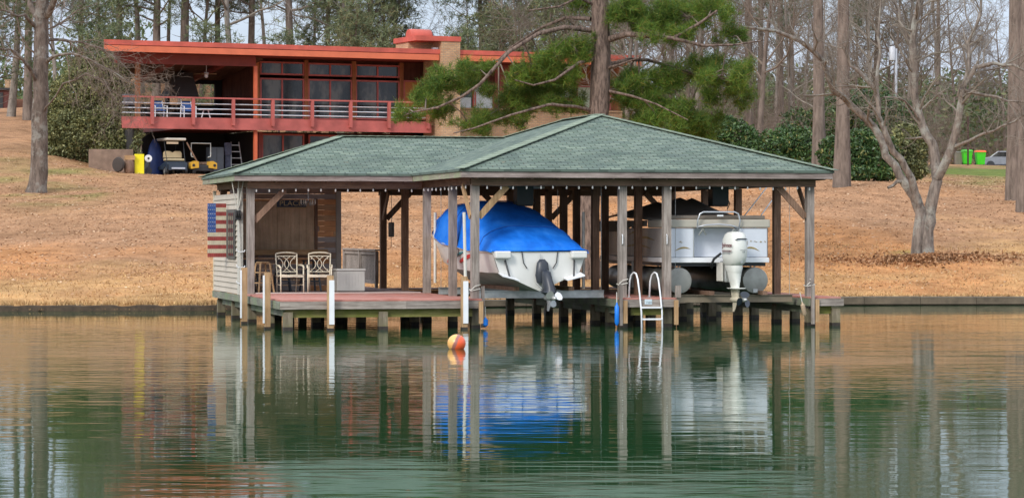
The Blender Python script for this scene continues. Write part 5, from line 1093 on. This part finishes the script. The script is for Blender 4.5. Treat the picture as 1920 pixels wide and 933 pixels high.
# pines behind the house, left to right (px, distance)
for i,(px,Y,k,s_,lb) in enumerate(((52,175,0,.95,'slim grey pine just left of the big oak trunk'),(150,190,2,.9,'soft green pine behind the big bush left of the house roof'),(225,185,0,.86,'pine rising over the left tip of the red roof'),(293,178,0,1.0,'pine above the fireplace hood end of the red roof'),(345,182,1,1.0,'thick pine trunk over the middle of the porch roof'),
   (408,190,2,.95,'green pine behind the roof above the last porch column'),(470,186,0,.9,'pine above the left glass doors'),(546,176,1,.95,'dark thick pine trunk above the first glass bay'),(612,188,2,.9,'pine with low green boughs above the middle glass bay'),(690,184,0,.9,'dense pine at the edge of the sky gap left of the chimney'),(742,188,2,.88,'pine whose right side borders the open sky by the chimney'),
   (905,185,2,1.0,'pine behind the roof just right of the sky gap'),(980,192,0,.95,'pine behind the sweeping limb of the large pine'),(1060,188,2,.86,'pine half hidden left of the large pine trunk'),(1165,200,1,.9,'pine behind the right end of the red roof'))):
    plant('p',k,px,Y,s_,lb)
gY='young pines behind the house roof'
for px in (178,225,400,452,520,668,655,735,880,935,1035,1150): plant('p',4,px,random.uniform(158,172),random.uniform(.8,1.25),'bushy young green pine standing behind the house roof',group=gY)
plant('p',2,-10,150,.8,'pine bough tree cut by the left picture edge')
# tall trunks on the right
for px,Y,k,s_,th,lb in ((1536,131,3,1.0,.95,'tall bare pine trunk rising just behind the right end of the dock roof'),(1578,122,3,1.0,1.0,'tall pine trunk with a knot near its base, right of the dock roof'),(1404,160,3,.95,.9,'dark pine trunk behind the tip of the large pine bough'),(1425,165,1,.9,.75,'slender reddish trunk right beside the dark pine'),(1465,172,3,.95,.75,'left trunk of the close pair above the hedge'),(1487,176,1,.95,.6,'right trunk of the close pair above the hedge'),
   (1903,118,3,1.02,1.0,'thick dark trunk near the right picture edge beside the green grass'),(1921,112,3,1.0,.9,'thick trunk cut by the right picture edge'),(1290,190,3,.9,.6,'thin dark trunk seen through the large pine boughs'),(1312,195,1,.9,.7,'reddish trunk seen below the large pine boughs'),(1245,200,3,.85,.7,'trunk above the dock roof right of the large pine'),(1640,185,1,.9,.8,'pine trunk behind the hedge left of the white pole'),(1758,240,3,.9,.9,'far trunk right of the white pole')):
    plant('p',k,px,Y,s_,lb,thick=th)
# leafless trees in the thicket
gN='leafless trees in the thicket on the right'
for i in range(34):
    px=1150+i*23+random.uniform(-10,10); Y=random.choice([150,165,180,200,225,250])+random.uniform(-6,6)
    if px>1745 and Y<230: Y=random.uniform(232,262)
    plant('b',random.choice([0,1,2,2,3,3]),px,Y,random.uniform(.75,1.15),'slender leafless grey brown tree in the thicket right of the house',group=gN)
gN2='leafless trees behind the house roof'
for i,px in enumerate((20,110,190,265,320,378,440,500,585,640,705,880,930,1010,1040,1090)):
    plant('b',i%3,px,random.uniform(172,205),random.uniform(.85,1.15),'leafless grey tree standing among the pines behind the house',group=gN2)
# --- explicit tree builder from a measured skeleton
def skel_tree(name,label,Y,base_px,stems,trunkmat,twigmat,seed,side,twl,jit=.25):
    rng=np.random.default_rng(seed); b0=gp(base_px,Y); t=thing(name,label,'tree',b0); tr=MB(); cr=MB()
    for st in stems:
        pts=st['p']; dep=st.get('d',[0]*len(pts)); P=[at(x,y,Y+d)-b0 for (x,y),d in zip(pts,dep)]; P2=[];R2=[]
        for i in range(len(P)-1):
            for f in (0,.5): P2.append(P[i].lerp(P[i+1],f)+(Vector(rng.normal(0,.03,3)) if (i or f) else Vector())); R2.append(st['r'][i]+(st['r'][i+1]-st['r'][i])*f)
        P2.append(P[-1]); R2.append(st['r'][-1]); tr.tube(P2,R2,12 if R2[0]>.15 else 8,cap=False)
        for j in range(st.get('n',side)):
            f=rng.uniform(st.get('f0',.35),1); x=f*(len(P2)-1); i=min(int(x),len(P2)-2); q=P2[i].lerp(P2[i+1],x-i); dd=(P2[i+1]-P2[i]).normalized(); o=dd.cross(Vector(rng.normal(size=3))).normalized(); 
            r0=R2[i]*.45; bias=Vector(st.get('bias',(0,0,.25))); grow(cr,rng,q,(dd*.6+o*.9+bias).normalized(),twl*rng.uniform(.5,1.2)*st.get('tl',1),max(.012,min(.05,r0)),2,st.get('mx',4),.14,st.get('up',.03),(4,4,4,4),.006,None,(6,5,4,3,3),.85)
    fastmesh('trunk',tr,trunkmat,t); fastmesh('branches',cr,twigmat,t); return t
skel_tree('bare_tree','many stemmed leafless tree with pale spreading limbs on the lawn right of the dock',91,1730,[
 dict(p=[(1720,486),(1724,440),(1722,400),(1715,370),(1690,330),(1665,290),(1640,240),(1600,200),(1565,170),(1540,112),(1500,76),(1450,58),(1400,50),(1372,62)],r=[.24,.20,.19,.19,.145,.135,.125,.11,.10,.085,.07,.055,.04,.025],d=[0,0,0,.1,.3,.5,.6,.6,.4,0,-.3,-.6,-.9,-1],n=16,f0=.45),
 dict(p=[(1722,392),(1708,335),(1690,300),(1662,262),(1648,215),(1643,170),(1620,142),(1595,120),(1580,88)],r=[.16,.12,.11,.10,.09,.085,.07,.05,.03],d=[0,-.3,-.5,-.6,-.6,-.5,-.5,-.6,-.7],n=10),
 dict(p=[(1648,225),(1642,160),(1650,95),(1648,40),(1655,-30)],r=[.075,.065,.055,.04,.025],d=[.6,.8,.9,1,1.1],n=8),
 dict(p=[(1737,486),(1738,430),(1742,400),(1751,355),(1757,320),(1748,270),(1728,235),(1714,180),(1710,110),(1714,50),(1728,-20),(1735,-120),(1745,-240)],r=[.30,.25,.21,.185,.17,.16,.145,.13,.125,.115,.10,.07,.03],d=[0,0,0,0,.2,.4,.5,.5,.4,.3,.2,0,-.3],n=18,f0=.4),
 dict(p=[(1757,335),(1772,312),(1788,270),(1798,215),(1806,160),(1830,128),(1862,120),(1900,122),(1945,150)],r=[.16,.15,.135,.12,.10,.075,.06,.045,.03],d=[0,-.2,-.4,-.6,-.7,-.9,-1.1,-1.3,-1.4],n=15),
 dict(p=[(1790,275),(1820,262),(1862,244),(1900,226),(1940,205)],r=[.065,.05,.04,.03,.02],d=[-.4,-.9,-1.3,-1.6,-1.9],n=8),dict(p=[(1728,232),(1700,190),(1680,183),(1655,182)],r=[.05,.035,.028,.018],d=[.5,0,-.4,-.8],n=4),
 dict(p=[(1800,200),(1815,140),(1818,80),(1840,20),(1850,-60)],r=[.10,.08,.065,.05,.03],d=[-.6,-.4,-.2,0,.3],n=12),dict(p=[(1712,90),(1690,40),(1670,-10),(1640,-60)],r=[.08,.06,.05,.03],d=[.4,.8,1.2,1.5],n=8),
 dict(p=[(1806,168),(1850,180),(1890,190),(1935,192)],r=[.06,.045,.035,.02],d=[-.7,-1.2,-1.5,-1.8],n=8),dict(p=[(1698,338),(1682,343),(1665,352)],r=[.10,.06,.05],d=[.3,.1,0],n=0)],M['barkgrey'],M['twigp'],61,10,1.5)
skel_tree('oak_tree','big leafless oak with a straight grey trunk on the left lawn',128.5,70,[
 dict(p=[(68,372),(69,362),(71,345),(73,300),(74,250),(76,180),(77,110),(78,40),(80,-40),(84,-140),(80,-240)],r=[.66,.54,.44,.40,.385,.37,.35,.33,.28,.20,.08],n=12,f0=.55,tl=1.8),
 dict(p=[(72,160),(62,140),(52,122),(30,98),(8,92),(-20,85)],r=[.10,.09,.085,.06,.05,.03],d=[0,-.5,-.9,-1.3,-1.6,-2],n=10,tl=1.3),dict(p=[(66,50),(45,32),(22,26),(-5,18)],r=[.09,.07,.055,.03],d=[0,-.8,-1.2,-1.6],n=8,tl=1.3),
 dict(p=[(72,35),(58,10),(48,-20),(40,-70)],r=[.16,.13,.10,.05],d=[0,.5,1,1.4],n=8,tl=1.6),dict(p=[(84,32),(98,12),(106,-12),(118,-60)],r=[.18,.15,.12,.06],d=[0,-.5,-1,-1.4],n=8,tl=1.6),
 dict(p=[(86,118),(100,106),(118,101),(135,100),(165,110),(200,128),(235,150),(262,165)],r=[.10,.075,.065,.055,.045,.035,.025,.015],d=[0,-.6,-1,-1.3,-1.6,-1.8,-2,-2.2],n=26,f0=.3,bias=(.5,0,-.5),up=-.06,tl=1.2),
 dict(p=[(84,82),(95,76),(120,74),(150,80),(190,92),(228,115),(255,150)],r=[.09,.075,.065,.05,.04,.03,.015],d=[0,.5,.8,1,1.2,1.3,1.4],n=26,f0=.3,bias=(.5,0,-.5),up=-.06,tl=1.2),
 dict(p=[(80,215),(95,190),(120,160),(160,140),(195,150),(215,190)],r=[.05,.045,.04,.035,.025,.012],d=[0,-.9,-1.6,-2.2,-2.5,-2.7],n=22,bias=(.4,0,-.6),up=-.08,tl=1.1)],M['barkoak'],M['twig'],62,8,1.7)
# --- bushes and hedge
def bush(name,label,cat,px,Y,lobes,n,size,mat,seed,group=None,stem=True):
    rng=np.random.default_rng(seed); b0=gp(px,Y); t=thing(name,label,cat,b0,0,group); cs=[]; tot=sum(l[2]*l[3] for l in lobes)
    sm=MB()
    for (x,y,rx,ry,dy) in lobes:
        c=at(x,y,Y+dy)-b0; k=Y/5200; m=int(n*rx*ry/tot); d=rng.normal(size=(m,3)); d/=np.linalg.norm(d,axis=1,keepdims=True)
        rad=rng.uniform(.55,1.06,(m,1))**.6; q=np.array([mn.noise(Vector(v)*2.6+Vector((x*.1,y*.1,0))) for v in d]); rad=rad*(1+.34*q[:,None])
        cs.append(np.array(tuple(c))+d*rad*np.array([rx*k,rx*k*.8,ry*k])); sm.tube([Vector((c.x*.3,c.y*.3,-.2)),c*.6,c],[.06,.04,.02],5,cap=False)
    cs=np.concatenate(cs); cs=cs[cs[:,2]>-.15]
    fastmesh('stems',sm,M['twig'],t); tri_object('crown',leaves(cs,rng,size),M[mat],t,k=4); return t
bush('evergreen_bush','huge rounded olive green bush between the oak trunk and the house','bush',170,149,[(160,250,72,55,0),(120,230,40,60,.5),(212,240,48,52,-.5),(150,180,58,50,.5),(190,165,42,40,0),(222,272,36,26,-1),(110,280,30,26,0),(165,130,40,24,1),(225,200,22,36,-.6),(98,255,22,38,0),(222,205,34,46,.2),(205,135,38,32,.4),(246,272,18,26,-.9),(240,250,20,22,-.8)],76000,.082,'leafo',71)
bush('young_shrub','small pale leafed shrub at the corner of the carport','shrub',262,145.5,[(258,262,9,14,0),(252,278,9,12,.2),(266,250,6,8,0),(262,288,4,12,0)],600,.085,'leafo',72)
for i,(lb,px,Y,lobes,n) in enumerate((('dark glossy evergreen hedge bush showing just above the right slope of the dock roof',1385,139,[(1345,255,32,26,0),(1385,262,40,34,0),(1360,235,24,18,.6),(1410,285,34,34,-.4),(1320,275,26,22,0)],9000),('broad evergreen hedge bush left of the two tall trunks',1475,136,[(1450,285,42,36,0),(1495,280,42,42,0),(1475,262,34,24,.5),(1515,300,30,34,-.6),(1440,310,40,24,0)],10000),
   ('dark evergreen hedge bush between the two tall trunks and the pale limbs',1620,129,[(1600,300,42,38,0),(1645,295,44,44,0),(1620,268,40,28,.6),(1560,290,28,34,.5),(1600,325,46,14,-.8),(1660,325,36,12,-.5)],12000),('yellow green evergreen bush behind the stems of the leafless lawn tree',1705,131,[(1690,290,34,42,0),(1715,280,24,44,.3),(1695,255,26,26,.5),(1715,318,24,18,-.3)],7000))):
    bush('hedge_bush',lb,'bush',px,Y,lobes,n,.10,'leafd' if i<3 else 'leafo',80+i,'evergreen hedge bushes on the right')
bush('ivy_thicket','dark green ivy covered thicket rising behind the hedge below the white pole','bush',1640,150,[(1640,215,60,50,0),(1570,225,40,45,0),(1690,225,40,45,2),(1500,235,40,30,0)],8000,.12,'leafd',90)
bush('grass_clump','small bright green bush at the far left edge beside the brick outbuilding','bush',6,200,[(2,218,12,10,0),(-8,214,10,12,0)],700,.13,'leafd',91)
# dead leaf heap and sprouts round the lawn tree
heap=[]; rng=np.random.default_rng(8)
for i in range(3000):
    a=rng.uniform(0,6.28); r=abs(rng.normal(0,1)); x=(1740-960)/5200*90.2+math.cos(a)*r*2.0; y=89.6+math.sin(a)*r*1.0; heap.append((x,y,gz(x,y)+.04+.16*math.exp(-r*r)*rng.uniform()))
tag(tri_object('leaf_heap',leaves(heap,rng,.07),leafmat('heap_leaves',[(0,(.10,.045,.02)),(.5,(.28,.13,.06)),(1,(.5,.3,.18))],.85),k=4),'brown dead leaves heaped round the foot of the lawn tree','leaves',kind='stuff')
# far wooded hillside and brush (uncountable)
rng=np.random.default_rng(9); cs=[]
for i in range(2900):
    px=rng.uniform(1120,2100) if rng.uniform()<.66 else rng.uniform(-1100,260); Y=rng.uniform(228,330) if px>400 else rng.uniform(235,300); x=(px-960)/5200*Y; z=gz(x,Y); R_=rng.uniform(1.4,3.2); zc=z+rng.uniform(.5,5.5)
    for _ in range(26): d=rng.normal(size=3); d/=np.linalg.norm(d); cs.append((x+d[0]*R_,Y+d[1]*R_,zc+d[2]*R_*.8))
tag(tri_object('far_wood',leaves(np.array(cs),rng,.30),M['leaff'],k=4),'dense olive green wooded hillside far behind the trees','woods',kind='stuff')
bm2=MB(); rng=np.random.default_rng(10)
for i in range(430):
    px=rng.uniform(1190,1990); Y=rng.uniform(140,215); x=(px-960)/5200*Y
    if px>1745 and Y<228: Y=rng.uniform(228,260); x=(px-960)/5200*Y
    z=gz(x,Y)
    for _ in range(3): grow(bm2,rng,(x+rng.normal(0,.4),Y,z-.1),Vector((rng.normal(0,.35),rng.normal(0,.2),1)),rng.uniform(1.8,4.8),.022,2,4,.12,.02,(3,4,4,3),.007,None,(4,3,3,3,3))
tag(fastmesh('brush',bm2,M['twig'],None,False),'tangled leafless brown brush filling the thicket behind the hedge','brush',kind='stuff')
for k in (('b',0),('b',1),('b',2),('b',3),('p',0),('p',1),('p',2),('p',3),('p',4)):
    assert k in used,k
print('faces',sum(len(m_.polygons) for m_ in bpy.data.meshes))
